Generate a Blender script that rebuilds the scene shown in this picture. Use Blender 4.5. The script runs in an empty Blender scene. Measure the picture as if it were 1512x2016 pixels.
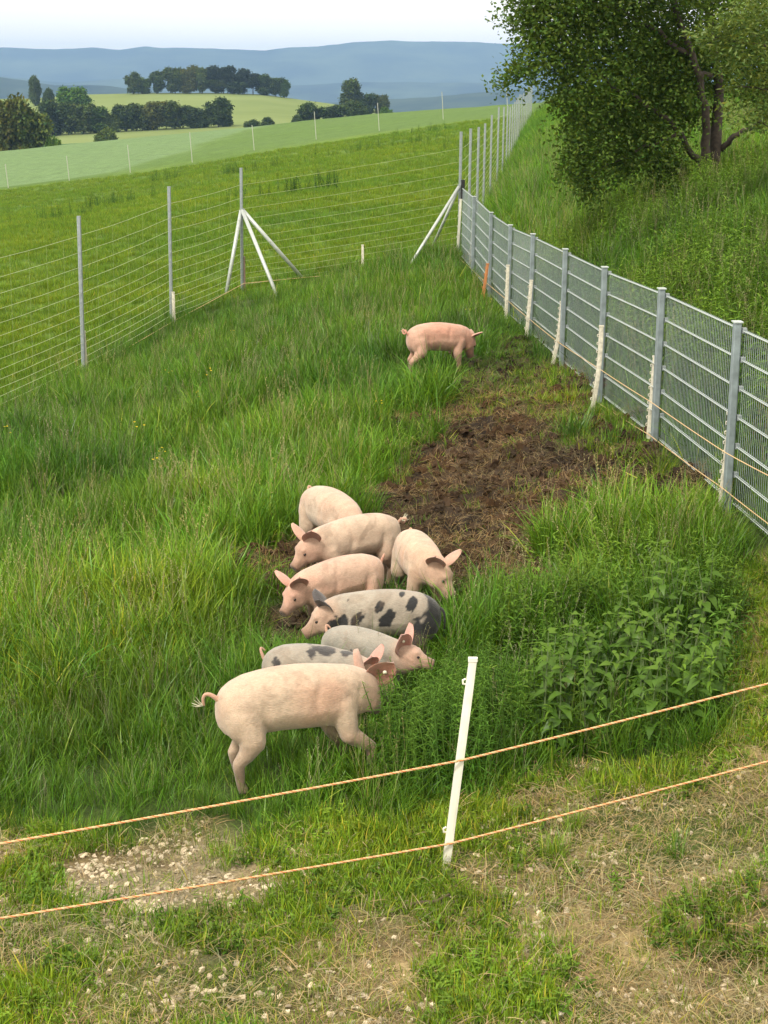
import bpy, math, random
import numpy as np
from mathutils import Vector, Matrix

random.seed(7)
RNG = np.random.default_rng(11)
R = math.radians
scene = bpy.context.scene
COL = scene.collection

# ------------------------------------------------------------------ camera
F_PX = 3400.0
PITCH = R(13.9)
ROLL = R(0.6)
CAMZ = 3.25
cF = np.array([0, math.cos(PITCH), -math.sin(PITCH)])
cU0 = np.array([0, math.sin(PITCH), math.cos(PITCH)])
cR0 = np.array([1.0, 0, 0])
cR = cR0 * math.cos(ROLL) + cU0 * math.sin(ROLL)
cU = -cR0 * math.sin(ROLL) + cU0 * math.cos(ROLL)
CAM = np.array([0, 0, CAMZ])
cam_data = bpy.data.cameras.new('camera')
cam = bpy.data.objects.new('camera', cam_data)
COL.objects.link(cam)
cam.matrix_world = Matrix(((cR[0], cU[0], -cF[0], 0), (cR[1], cU[1], -cF[1], 0), (cR[2], cU[2], -cF[2], CAMZ), (0, 0, 0, 1)))
cam_data.sensor_fit = 'VERTICAL'
cam_data.sensor_height = 24
cam_data.lens = 24 * F_PX / 2016
cam_data.clip_start = 0.1
cam_data.clip_end = 30000
scene.camera = cam

# ------------------------------------------------------------------ sky, sun, exposure
SUN_EL, SUN_AZ = R(50), R(215)      # azimuth: direction the light comes from, from +Y clockwise
world = bpy.data.worlds.new('World')
scene.world = world
world.use_nodes = True
wn, wl = world.node_tree.nodes, world.node_tree.links
for n in list(wn): wn.remove(n)
w_out = wn.new('ShaderNodeOutputWorld')
w_bg = wn.new('ShaderNodeBackground')
w_bg.inputs['Strength'].default_value = 0.12
sky = wn.new('ShaderNodeTexSky')
sky.sky_type = 'NISHITA'
sky.sun_disc = False
sky.sun_elevation = SUN_EL
sky.sun_rotation = SUN_AZ
sky.dust_density = 3.0
w_tc = wn.new('ShaderNodeTexCoord')
w_noise = wn.new('ShaderNodeTexNoise')
w_noise.inputs['Scale'].default_value = 2.2
w_noise.inputs['Detail'].default_value = 5
w_ramp = wn.new('ShaderNodeValToRGB')
w_ramp.color_ramp.elements[0].position = 0.25
w_ramp.color_ramp.elements[0].color = (0.82, 0.82, 0.82, 1)
w_ramp.color_ramp.elements[1].position = 0.6
w_ramp.color_ramp.elements[1].color = (0.97, 0.97, 0.97, 1)
w_mix = wn.new('ShaderNodeMixRGB')
w_mix.inputs['Color2'].default_value = (15.0, 13.8, 11.8, 1)       # cloud sheet
wl.new(w_tc.outputs['Generated'], w_noise.inputs['Vector'])
wl.new(w_noise.outputs['Fac'], w_ramp.inputs['Fac'])
wl.new(w_ramp.outputs['Color'], w_mix.inputs['Fac'])
wl.new(sky.outputs['Color'], w_mix.inputs['Color1'])
wl.new(w_mix.outputs['Color'], w_bg.inputs['Color'])
wl.new(w_bg.outputs['Background'], w_out.inputs['Surface'])

sun_d = bpy.data.lights.new('sun', 'SUN')
sun_d.energy = 3.6
sun_d.angle = R(10)
sun_d.color = (1.0, 0.93, 0.80)
sun = bpy.data.objects.new('sun', sun_d)
COL.objects.link(sun)
_dir = Vector((math.sin(SUN_AZ) * math.cos(SUN_EL), math.cos(SUN_AZ) * math.cos(SUN_EL), math.sin(SUN_EL)))
sun.rotation_euler = _dir.to_track_quat('Z', 'Y').to_euler()

scene.view_settings.view_transform = 'Standard'
scene.view_settings.look = 'None'
scene.view_settings.gamma = 1
scene.view_settings.use_curve_mapping = False
scene.view_settings.exposure = 0.0
scene.render.engine = 'CYCLES'
cy = scene.cycles
cy.max_bounces = 5
cy.diffuse_bounces = 2
cy.glossy_bounces = 2
cy.transmission_bounces = 4
cy.transparent_max_bounces = 6
cy.volume_bounces = 0
cy.use_denoising = True
cy.sample_clamp_indirect = 4

# ------------------------------------------------------------------ helpers: noise, projection
def vnoise(x, y, seed=0):
    xi = np.floor(x).astype(np.int64); yi = np.floor(y).astype(np.int64)
    xf = x - xi; yf = y - yi
    u = xf * xf * (3 - 2 * xf); v = yf * yf * (3 - 2 * yf)
    def h(a, b):
        n = (a * 374761393 + b * 668265263 + seed * 1442695041) & 0xFFFFFFFF
        n = ((n ^ (n >> 13)) * 1274126177) & 0xFFFFFFFF
        return ((n ^ (n >> 16)) & 0xFFFF) / 65535.0
    return (h(xi, yi) * (1 - u) + h(xi + 1, yi) * u) * (1 - v) + (h(xi, yi + 1) * (1 - u) + h(xi + 1, yi + 1) * u) * v

def fbm(x, y, sc, oct=4, seed=0):
    x = np.asarray(x, float) / sc; y = np.asarray(y, float) / sc
    s = 0; a = 0.5; t = 0
    for i in range(oct):
        s = s + a * vnoise(x + 17.3 * i, y - 9.1 * i, seed + i); t += a
        x = x * 2.03; y = y * 2.03; a *= 0.5
    return s / t

def sstep(a, b, x):
    t = np.clip((x - a) / (b - a), 0, 1)
    return t * t * (3 - 2 * t)

def ray(px, py):
    return cF + (px - 756) / F_PX * cR - (py - 1008) / F_PX * cU

def P(px, py, Y):
    d = ray(px, py)
    return CAM + d * (Y / d[1])

# ------------------------------------------------------------------ terrain: surveyed spots (image x, image y, metres ahead)
FENCE_B = [(1430, 1002, 11.67), (1288, 875, 14.2), (1180, 789, 16.7), (1105, 721, 19.2), (1043, 666, 21.7),
           (1000, 627, 24.3), (963, 586, 26.8), (930, 541, 29.3), (903, 507, 31.8)]
LEFT_B = [(165, 740, 24.0), (338, 640, 28.0), (477, 578, 31.5)]
FAR_B = [(958, 398, 48), (975, 364, 53), (993, 340, 61), (1010, 300, 76), (1022, 270, 92), (1036, 246, 110)]
BOUND_B = [(17, 371, 130), (137, 354, 130), (257, 338, 130), (379, 324, 131), (501, 296, 134), (623, 277, 137), (747, 257, 140), (873, 236, 145), (1000, 216, 150)]
CTRL = FENCE_B + LEFT_B + FAR_B + BOUND_B[::2] + [
    (0, 2016, 5.6), (756, 2016, 5.6), (1512, 2016, 5.55), (-300, 1660, 7.3), (0, 1660, 7.3), (878, 1703, 6.9), (1512, 1600, 7.1), (1512, 1320, 8.9),
    (0, 1200, 11.7), (0, 900, 17.9), (480, 1545, 7.8), (500, 1250, 10.2), (520, 900, 16.0), (760, 1050, 12.6), (1100, 1200, 10.3), (760, 700, 20.8),
    (600, 620, 26.5), (1250, 1050, 11.9),
    (0, 500, 45), (0, 430, 72), (-300, 480, 62), (600, 400, 50), (820, 300, 82), (300, 430, 55), (700, 480, 36),
    (-300, 340, 200), (0, 302, 200), (216, 281, 200), (457, 254, 200), (693, 231, 200), (1005, 207, 200)]
_cp = np.array([P(*c) for c in CTRL])
def _uv(X, Y):
    return np.stack([X / (Y + 3) * 3.0, np.log(np.maximum(Y, 3.0))], -1)
def _phi(r2):
    return 0.5 * r2 * np.log(r2 + 1e-9)
_cuv = _uv(_cp[:, 0], _cp[:, 1])
_n = len(_cuv)
_K = _phi(((_cuv[:, None] - _cuv[None]) ** 2).sum(-1)) + np.eye(_n) * 2e-4
_Pm = np.c_[np.ones(_n), _cuv]
_A = np.block([[_K, _Pm], [_Pm.T, np.zeros((3, 3))]])
_w = np.linalg.solve(_A, np.r_[_cp[:, 2], 0, 0, 0])

def tps(X, Y):
    X = np.atleast_1d(np.asarray(X, float)); Y = np.atleast_1d(np.asarray(Y, float))
    out = np.empty(X.shape).ravel(); q = _uv(X.ravel(), Y.ravel())
    for i in range(0, len(q), 20000):
        k = q[i:i + 20000]
        out[i:i + 20000] = _phi(((k[:, None] - _cuv[None]) ** 2).sum(-1)) @ _w[:_n] + _w[_n] + k @ _w[_n + 1:]
    return out.reshape(X.shape)

_fl = np.array([P(*c)[:2] for c in FENCE_B] + [P(*c)[:2] for c in FAR_B])
_fl = np.r_[[_fl[0] + (_fl[0] - _fl[1]) * 3], _fl, [_fl[-1] + (_fl[-1] - _fl[-2]) * 6]]
def fence_x(Y):
    return np.interp(Y, _fl[:, 1], _fl[:, 0])
_ll = np.array([P(*c)[:2] for c in LEFT_B])
_ll = np.r_[[_ll[0] + (_ll[0] - _ll[1]) * 4], _ll]
def left_x(Y):
    return np.interp(Y, _ll[:, 1], _ll[:, 0])

def poly_sd(poly, X, Y):
    """signed distance in metres to a world polygon, positive inside"""
    d = np.full(X.shape, 1e9); inside = np.zeros(X.shape, bool)
    n = len(poly)
    for i in range(n):
        a = poly[i]; b = poly[(i + 1) % n]
        e = b - a
        t = np.clip(((X - a[0]) * e[0] + (Y - a[1]) * e[1]) / (e @ e + 1e-12), 0, 1)
        d = np.minimum(d, np.hypot(X - a[0] - t * e[0], Y - a[1] - t * e[1]))
        c = ((a[1] > Y) != (b[1] > Y)) & (X < (b[0] - a[0]) * (Y - a[1]) / (b[1] - a[1] + 1e-12) + a[0])
        inside ^= c
    return np.where(inside, d, -d)

def base_h(X, Y):
    z = tps(np.minimum(X, fence_x(Y) + 0.1), Y)
    s = X - fence_x(Y)
    z = z + np.where(s > 0.12, (2.15 - 0.35 * sstep(28, 90, Y)) * (1 - np.exp(-(s - 0.12).clip(0) / 1.9)), 0) * sstep(7, 10, Y)
    over = (Y - 205).clip(0)
    return z - over ** 2 * 0.004 + np.where(s > 2, 1, 0) * 0

def ground_pt_base(px, py):
    d = ray(px, py)
    Ys = np.geomspace(4.0, 260, 500)
    Pt = CAM + d[None] * (Ys / d[1])[:, None]
    g = base_h(Pt[:, 0], Pt[:, 1])
    i = np.argmax(Pt[:, 2] < g)
    a = (Pt[i - 1, 2] - g[i - 1]); b = (Pt[i, 2] - g[i])
    t = a / (a - b + 1e-12)
    return Pt[i - 1] * (1 - t) + Pt[i] * t

def wpoly(pts):
    return np.array([ground_pt_base(*p)[:2] for p in pts])

MUD = wpoly([(800, 760), (850, 745), (930, 742), (948, 650), (985, 640), (1060, 700), (1120, 750), (1190, 810), (1270, 876), (1360, 940), (1330, 1000), (1240, 1010), (1170, 1050),
             (1090, 1120), (1020, 1180), (900, 1210), (760, 1215), (600, 1235), (500, 1225), (440, 1175), (480, 1105), (620, 1070), (740, 1000),
             (735, 930), (790, 870), (830, 810)])
MUDG = [wpoly([(1050, 800), (1130, 780), (1200, 830), (1180, 860), (1120, 900), (1040, 890)]), wpoly([(850, 750), (940, 735), (950, 650), (990, 645), (1060, 705), (1110, 750), (1060, 800), (930, 830), (840, 800)])]
FG = wpoly([(-400, 1680), (0, 1655), (250, 1665), (500, 1640), (640, 1600), (800, 1640), (960, 1560), (1060, 1490), (1250, 1490), (1400, 1440), (1420, 1300), (1440, 1130), (1500, 1060),
            (1700, 1080), (1900, 2500), (-500, 2500)])
GRAVEL = wpoly([(120, 1700), (240, 1680), (470, 1710), (560, 1740), (480, 1790), (330, 1800), (160, 1770)])
WHEAT = np.array([P(*p)[:2] for p in [(-900, 390, 130), (17, 366, 133), (257, 333, 134), (330, 320, 145), (402, 292, 165), (470, 268, 185), (560, 250, 205), (600, 246, 260), (-1200, 300, 300)]])
WEEDS = wpoly([(985, 1260), (1060, 1190), (1200, 1130), (1330, 1120), (1430, 1160), (1450, 1240), (1440, 1340), (1420, 1430), (1250, 1490), (1060, 1490), (1000, 1450), (960, 1400)])
NETTLE = wpoly([(1030, 1420), (1150, 1330), (1300, 1250), (1400, 1250), (1440, 1330), (1425, 1435), (1300, 1475), (1120, 1490), (1040, 1490)])

def masks(X, Y):
    n1 = fbm(X, Y, 0.55, 3, 5) - 0.5
    mud = sstep(-0.06, 0.10, poly_sd(MUD, X, Y) + n1 * 1.5)
    g = sstep(-0.2, 0.3, np.maximum(poly_sd(MUDG[0], X, Y), poly_sd(MUDG[1], X, Y)) + n1 * 1.4)
    fg = sstep(-0.15, 0.2, poly_sd(FG, X, Y) + n1 * 0.7)
    return mud, g, fg

def hfun(X, Y):
    X = np.atleast_1d(np.asarray(X, float)); Y = np.atleast_1d(np.asarray(Y, float))
    z = base_h(X, Y)
    mud, g, fg = masks(X, Y)
    rough = (fbm(X, Y, 0.35, 4, 21) - 0.5) * 0.24 + (np.abs(fbm(X, Y, 0.16, 3, 31) - 0.5)) * 0.16
    z = z + mud * rough + fg * ((fbm(X, Y, 0.4, 4, 41) - 0.5) * 0.07 + (fbm(X, Y, 0.07, 2, 43) - 0.5) * 0.018)
    near = 1 - sstep(30, 60, Y)
    z = z + (1 - mud) * (1 - fg) * near * (fbm(X, Y, 1.1, 3, 51) - 0.5) * 0.12
    z = z + sstep(40, 90, Y) * (fbm(X, Y, 14, 3, 61) - 0.5) * 0.5
    return z

def H(x, y):
    return float(hfun(x, y)[0])

def G(px, py):
    """point of the ground seen at an image position of the photograph"""
    d = ray(px, py)
    Ys = np.geomspace(4.0, 230, 900)
    Pt = CAM + d[None] * (Ys / d[1])[:, None]
    g = hfun(Pt[:, 0], Pt[:, 1])
    i = np.argmax(Pt[:, 2] < g)
    a = (Pt[i - 1, 2] - g[i - 1]); b = (Pt[i, 2] - g[i]); t = a / (a - b + 1e-12)
    p = Pt[i - 1] * (1 - t) + Pt[i] * t
    return np.array([p[0], p[1], H(p[0], p[1])])

# ------------------------------------------------------------------ helpers: objects, materials
def mesh_from(name, verts, faces, mats=None, smooth=False, attrs=None):
    me = bpy.data.meshes.new(name)
    verts = np.asarray(verts, dtype=np.float32)
    if isinstance(faces, np.ndarray) or (isinstance(faces, list) and faces and isinstance(faces[0], np.ndarray)):
        blocks = [faces] if isinstance(faces, np.ndarray) else faces
        tot = np.concatenate([np.full(len(b), b.shape[1], dtype=np.int32) for b in blocks])
        idx = np.concatenate([b.ravel() for b in blocks]).astype(np.int32)
        me.vertices.add(len(verts)); me.vertices.foreach_set('co', verts.ravel())
        me.loops.add(len(idx)); me.loops.foreach_set('vertex_index', idx)
        me.polygons.add(len(tot))
        st = np.zeros(len(tot), dtype=np.int32); st[1:] = np.cumsum(tot)[:-1]
        me.polygons.foreach_set('loop_start', st); me.polygons.foreach_set('loop_total', tot)
        me.update(calc_edges=True)
    else:
        me.from_pydata([tuple(v) for v in verts], [], [tuple(f) for f in faces])
    me.polygons.foreach_set('use_smooth', np.full(len(me.polygons), bool(smooth)))
    for m in (mats if isinstance(mats, (list, tuple)) else [mats]):
        if m: me.materials.append(m)
    for k, v in (attrs or {}).items():
        v = np.asarray(v, dtype=np.float32)
        if v.ndim == 1:
            a = me.attributes.new(k, 'FLOAT', 'POINT'); a.data.foreach_set('value', v)
        elif v.shape[1] == 3:
            a = me.attributes.new(k, 'FLOAT_VECTOR', 'POINT'); a.data.foreach_set('vector', v.ravel())
    me.update()
    return me

def link(name, me, parent=None, loc=None, rot=None):
    o = bpy.data.objects.new(name, me)
    COL.objects.link(o)
    if parent is not None: o.parent = parent
    if loc is not None: o.location = tuple(loc)
    if rot is not None: o.rotation_euler = rot
    return o

def tag(o, label=None, cat=None, group=None, kind=None):
    if label: o['label'] = label
    if cat: o['category'] = cat
    if group: o['group'] = group
    if kind: o['kind'] = kind
    return o

def empty(name, loc=(0, 0, 0), rz=0.0):
    o = bpy.data.objects.new(name, None); COL.objects.link(o)
    o.empty_display_size = 0.1
    o.location = tuple(loc); o.rotation_euler = (0, 0, rz)
    return o

def copy_tree(o, parent=None):
    c = o.copy(); COL.objects.link(c)
    if parent is not None: c.parent = parent
    for ch in list(o.children): copy_tree(ch, c)
    return c

class MB:
    """collects shapes for one mesh"""
    def __init__(s): s.v = []; s.f = []
    def add(s, v, f):
        b = len(s.v); s.v += [tuple(map(float, p)) for p in v]; s.f += [tuple(i + b for i in q) for q in f]; return s
    def box(s, c, d, rz=0.0, bev=0.0):
        x, y, z = d[0] / 2, d[1] / 2, d[2] / 2; ca, sa = math.cos(rz), math.sin(rz)
        if bev <= 0:
            pts = [(-x, -y, -z), (x, -y, -z), (x, y, -z), (-x, y, -z), (-x, -y, z), (x, -y, z), (x, y, z), (-x, y, z)]
            fs = [(3, 2, 1, 0), (4, 5, 6, 7), (0, 1, 5, 4), (1, 2, 6, 5), (2, 3, 7, 6), (3, 0, 4, 7)]
        else:
            b = bev; ring = [(-x + b, -y), (x - b, -y), (x, -y + b), (x, y - b), (x - b, y), (-x + b, y), (-x, y - b), (-x, -y + b)]
            pts = [(p[0], p[1], -z) for p in ring] + [(p[0], p[1], z) for p in ring]
            fs = [tuple(range(7, -1, -1)), tuple(range(8, 16))] + [(i, (i + 1) % 8, 8 + (i + 1) % 8, 8 + i) for i in range(8)]
        return s.add([(c[0] + p[0] * ca - p[1] * sa, c[1] + p[0] * sa + p[1] * ca, c[2] + p[2]) for p in pts], fs)
    def tube(s, pts, r, n=6, cap=True):
        pts = [np.array(p, float) for p in pts]; rs = r if hasattr(r, '__len__') else [r] * len(pts)
        V = []; up = np.array([0, 0, 1.0]); prev = None
        for i, p in enumerate(pts):
            t = (pts[min(i + 1, len(pts) - 1)] - pts[max(i - 1, 0)]); t = t / (np.linalg.norm(t) + 1e-12)
            if prev is None:
                a = np.cross(t, up) if abs(t[2]) < 0.9 else np.cross(t, [1, 0, 0])
            else:
                a = prev - t * (prev @ t)
            a = a / (np.linalg.norm(a) + 1e-12); prev = a; b = np.cross(t, a)
            for k in range(n):
                th = 2 * math.pi * k / n
                V.append(p + (a * math.cos(th) + b * math.sin(th)) * rs[i])
        Fc = []
        for i in range(len(pts) - 1):
            for k in range(n):
                Fc.append((i * n + k, i * n + (k + 1) % n, (i + 1) * n + (k + 1) % n, (i + 1) * n + k))
        if cap:
            Fc.append(tuple(range(n - 1, -1, -1))); Fc.append(tuple((len(pts) - 1) * n + k for k in range(n)))
        return s.add(V, Fc)
    def mesh(s, name, mat, smooth=False): return mesh_from(name, s.v, s.f, mat, smooth)
    def build(s, name, mat, parent=None, smooth=False): return link(name, s.mesh(name, mat, smooth), parent)

def NM(name):
    m = bpy.data.materials.new(name); m.use_nodes = True
    nt = m.node_tree
    for n in list(nt.nodes): nt.nodes.remove(n)
    return m, nt.nodes, nt.links

def mat_simple(name, col, rough=0.6, metal=0.0, noise=0.0, nscale=20.0, bump=0.0, spec=0.5):
    m, N, L = NM(name)
    out = N.new('ShaderNodeOutputMaterial'); b = N.new('ShaderNodeBsdfPrincipled')
    b.inputs['Base Color'].default_value = (*col, 1); b.inputs['Roughness'].default_value = rough
    b.inputs['Metallic'].default_value = metal; b.inputs['Specular IOR Level'].default_value = spec
    if noise or bump:
        tc = N.new('ShaderNodeTexCoord'); nz = N.new('ShaderNodeTexNoise')
        nz.inputs['Scale'].default_value = nscale; nz.inputs['Detail'].default_value = 4
        L.new(tc.outputs['Object'], nz.inputs['Vector'])
        if noise:
            mr = N.new('ShaderNodeMapRange'); mr.inputs[1].default_value = 0.3; mr.inputs[2].default_value = 0.7
            mr.inputs[3].default_value = 1 - noise; mr.inputs[4].default_value = 1 + noise
            mx = N.new('ShaderNodeVectorMath'); mx.operation = 'SCALE'; mx.inputs[0].default_value = col
            L.new(nz.outputs['Fac'], mr.inputs[0]); L.new(mr.outputs[0], mx.inputs['Scale']); L.new(mx.outputs[0], b.inputs['Base Color'])
        if bump:
            bp = N.new('ShaderNodeBump'); bp.inputs['Strength'].default_value = bump; bp.inputs['Distance'].default_value = 0.01
            L.new(nz.outputs['Fac'], bp.inputs['Height']); L.new(bp.outputs[0], b.inputs['Normal'])
    L.new(b.outputs[0], out.inputs[0])
    return m

def mat_leafy(name, col, trans=0.35, rough=0.5, inst=True, vattr=True, gloss=0.08):
    """leaf or blade: diffuse + translucent, colour varied by the instance's tint and a per-blade value"""
    m, N, L = NM(name)
    out = N.new('ShaderNodeOutputMaterial')
    rgb = N.new('ShaderNodeRGB'); rgb.outputs[0].default_value = (*col, 1)
    c = rgb.outputs[0]
    if inst:
        a = N.new('ShaderNodeAttribute'); a.attribute_type = 'INSTANCER'; a.attribute_name = 'tint'
        mx = N.new('ShaderNodeVectorMath'); mx.operation = 'MULTIPLY'
        L.new(c, mx.inputs[0]); L.new(a.outputs['Vector'], mx.inputs[1]); c = mx.outputs[0]
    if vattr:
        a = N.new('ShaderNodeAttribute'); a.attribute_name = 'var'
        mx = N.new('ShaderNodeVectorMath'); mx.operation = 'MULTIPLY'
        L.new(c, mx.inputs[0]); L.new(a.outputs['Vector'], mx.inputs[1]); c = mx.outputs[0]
    d = N.new('ShaderNodeBsdfDiffuse'); t = N.new('ShaderNodeBsdfTranslucent'); g = N.new('ShaderNodeBsdfGlossy')
    g.inputs['Roughness'].default_value = rough
    g.inputs['Color'].default_value = (0.8, 0.85, 0.8, 1)
    L.new(c, d.inputs['Color'])
    tm = N.new('ShaderNodeVectorMath'); tm.operation = 'MULTIPLY'; tm.inputs[1].default_value = (1.25, 1.25, 0.6)
    L.new(c, tm.inputs[0]); L.new(tm.outputs[0], t.inputs['Color'])
    m1 = N.new('ShaderNodeMixShader'); m1.inputs[0].default_value = trans
    L.new(d.outputs[0], m1.inputs[1]); L.new(t.outputs[0], m1.inputs[2])
    m2 = N.new('ShaderNodeMixShader'); m2.inputs[0].default_value = gloss
    L.new(m1.outputs[0], m2.inputs[1]); L.new(g.outputs[0], m2.inputs[2])
    L.new(m2.outputs[0], out.inputs[0])
    return m

# ------------------------------------------------------------------ scattering
_groups = {}
def scatter_group(key, meshes):
    if key in _groups: return _groups[key]
    ng = bpy.data.node_groups.new('scatter_' + key, 'GeometryNodeTree')
    ng.interface.new_socket('Geometry', in_out='INPUT', socket_type='NodeSocketGeometry')
    ng.interface.new_socket('Geometry', in_out='OUTPUT', socket_type='NodeSocketGeometry')
    N, L = ng.nodes, ng.links
    gi = N.new('NodeGroupInput'); go = N.new('NodeGroupOutput')
    join = N.new('GeometryNodeJoinGeometry')
    for i, me in enumerate(meshes):
        so = bpy.data.objects.new(key + '_source', me)
        oi = N.new('GeometryNodeObjectInfo'); oi.inputs['Object'].default_value = so
        g2 = N.new('GeometryNodeGeometryToInstance')
        L.new(oi.outputs['Geometry'], g2.inputs[0]); L.new(g2.outputs[0], join.inputs[0])
    iop = N.new('GeometryNodeInstanceOnPoints')
    iop.inputs['Pick Instance'].default_value = True
    def attr(nm, ty):
        a = N.new('GeometryNodeInputNamedAttribute'); a.data_type = ty; a.inputs['Name'].default_value = nm
        return a.outputs['Attribute']
    e2r = N.new('FunctionNodeEulerToRotation')
    L.new(attr('rot', 'FLOAT_VECTOR'), e2r.inputs[0]); L.new(e2r.outputs[0], iop.inputs['Rotation'])
    L.new(attr('scl', 'FLOAT_VECTOR'), iop.inputs['Scale'])
    L.new(attr('idx', 'INT'), iop.inputs['Instance Index'])
    L.new(gi.outputs[0], iop.inputs['Points']); L.new(join.outputs[0], iop.inputs['Instance'])
    L.new(iop.outputs[0], go.inputs[0])
    _groups[key] = ng
    return ng

def scatter(name, key, meshes, pts, rot, scl, tint, label, cat):
    n = len(pts)
    me = bpy.data.meshes.new(name)
    me.vertices.add(n); me.vertices.foreach_set('co', np.asarray(pts, dtype=np.float32).ravel())
    for k, v, ty in (('rot', rot, 'FLOAT_VECTOR'), ('scl', scl, 'FLOAT_VECTOR'), ('tint', tint, 'FLOAT_VECTOR')):
        a = me.attributes.new(k, ty, 'POINT'); a.data.foreach_set('vector', np.asarray(v, dtype=np.float32).ravel())
    a = me.attributes.new('idx', 'INT', 'POINT'); a.data.foreach_set('value', RNG.integers(0, len(meshes), n).astype(np.int32))
    o = link(name, me)
    md = o.modifiers.new('scatter', 'NODES'); md.node_group = scatter_group(key, meshes)
    tag(o, label, cat, kind='stuff')
    return o

def blades(name, n, rad, h, w, mat, seed, lean=0.5, curl=0.6, segs=3, hv=0.4, flat=0.0, tip_light=1.25, dry=0.025):
    r = np.random.default_rng(seed)
    th = r.uniform(0, 2 * np.pi, n); rr = rad * np.sqrt(r.uniform(0, 1, n))
    base = np.stack([rr * np.cos(th), rr * np.sin(th), np.zeros(n)], -1)
    az = th + r.normal(0, 0.9, n)
    L = h * (1 + hv * r.uniform(-1, 0.6, n))
    l0 = np.abs(r.normal(0, lean * 0.6, n)) + flat
    cu = np.abs(r.normal(curl, curl * 0.5, n))
    W = w * r.uniform(0.6, 1.3, n)
    face = az + np.pi / 2 + r.normal(0, 0.5, n)
    V = []; pos = base.copy(); ang = l0.copy()
    side = np.stack([np.cos(face), np.sin(face), np.zeros(n)], -1)
    ts = np.linspace(0, 1, segs + 1)
    var = []
    isdry = r.uniform(0, 1, n) < dry
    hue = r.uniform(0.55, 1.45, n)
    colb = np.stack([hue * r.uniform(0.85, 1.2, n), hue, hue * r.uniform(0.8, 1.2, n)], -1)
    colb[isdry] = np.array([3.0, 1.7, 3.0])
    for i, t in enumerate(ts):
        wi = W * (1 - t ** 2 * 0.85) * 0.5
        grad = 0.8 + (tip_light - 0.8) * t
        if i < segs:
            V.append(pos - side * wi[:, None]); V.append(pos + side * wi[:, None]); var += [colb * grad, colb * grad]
        else:
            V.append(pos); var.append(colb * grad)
        d = np.stack([np.sin(ang) * np.cos(az), np.sin(ang) * np.sin(az), np.cos(ang)], -1)
        pos = pos + d * (L / segs)[:, None]
        ang = np.minimum(ang + cu / segs * (0.6 + t), 2.6)
    V = np.stack(V, 1).reshape(-1, 3); var = np.stack(var, 1).reshape(-1, 3)
    k = 2 * segs + 1; b = (np.arange(n) * k)[:, None]
    q = np.concatenate([b + np.array([[2 * i, 2 * i + 1, 2 * i + 3, 2 * i + 2]]) for i in range(segs - 1)])
    t3 = b + np.array([[2 * segs - 2, 2 * segs - 1, 2 * segs]])
    return mesh_from(name, V, [q, t3], mat, False, {'var': var})

def merge(name, meshes, mats):
    """join meshes (data only) into one, material index per source"""
    V = []; Fs = []; mi = []; var = []; off = 0
    for j, me in enumerate(meshes):
        n = len(me.vertices); co = np.empty(n * 3, np.float32); me.vertices.foreach_get('co', co); V.append(co.reshape(-1, 3))
        va = np.ones((n, 3), np.float32)
        if 'var' in me.attributes:
            t = np.empty(n * 3, np.float32); me.attributes['var'].data.foreach_get('vector', t); va = t.reshape(-1, 3)
        var.append(va)
        for p in me.polygons: Fs.append(tuple(i + off for i in p.vertices)); mi.append(j)
        off += n
    out = mesh_from(name, np.concatenate(V), Fs, mats, False, {'var': np.concatenate(var)})
    out.polygons.foreach_set('material_index', np.array(mi, dtype=np.int32))
    return out

def rand_in(n, x0, x1, y0, y1, power=0.0):
    X = RNG.uniform(x0, x1, n); Y = RNG.uniform(y0, y1, n)
    return X, Y
def wedge(n, y0, y1, u0=-0.27, u1=0.27, k=0.0):
    """points in the strip between two distances; k skews density towards the near end (density ~ Y^-k per m2)"""
    e = 2 - k
    t = RNG.uniform(0, 1, n)
    Y = (y0 ** e + t * (y1 ** e - y0 ** e)) ** (1 / e) if abs(e) > 1e-3 else y0 * (y1 / y0) ** t
    u = RNG.uniform(u0, u1, n)
    return u * (Y + 1.5), Y

# ------------------------------------------------------------------ materials
M_GALV = mat_simple('galvanised_steel', (0.29, 0.33, 0.345), 0.5, 0.35, 0.18, 30, 0.1)
M_GALV_POST = mat_simple('galvanised_post', (0.24, 0.29, 0.31), 0.55, 0.3, 0.2, 14, 0.1)
M_ROD = mat_simple('bright_galvanised_rod', (0.50, 0.56, 0.56), 0.45, 0.2, 0.1, 40)
M_WIREMAT = mat_simple('mesh_wire', (0.30, 0.36, 0.38), 0.5, 0.3, 0.1, 30)
M_BLACK = mat_simple('black_plastic', (0.015, 0.015, 0.016), 0.5)
M_WHITE = mat_simple('white_plastic', (0.72, 0.71, 0.62), 0.5, 0, 0.1, 18, 0.1)
M_CREAM = mat_simple('weathered_plastic', (0.62, 0.59, 0.49), 0.6, 0, 0.22, 30, 0.2)
M_BROWNPOST = mat_simple('brown_grey_plastic', (0.30, 0.20, 0.16), 0.6, 0, 0.15, 20)
M_ORANGE = mat_simple('orange_stake', (0.50, 0.20, 0.07), 0.6, 0, 0.2, 20)
M_ROPE_C = mat_simple('rope_cream', (0.64, 0.44, 0.23), 0.7, 0, 0.15, 200)
M_ROPE_O = mat_simple('rope_orange', (0.60, 0.22, 0.08), 0.7, 0, 0.15, 200)
M_FWIRE = mat_simple('field_wire', (0.33, 0.39, 0.20), 0.5, 0.1)
M_BRACE = mat_simple('brace_tube', (0.46, 0.50, 0.485), 0.45, 0.25, 0.1, 20)

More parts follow.
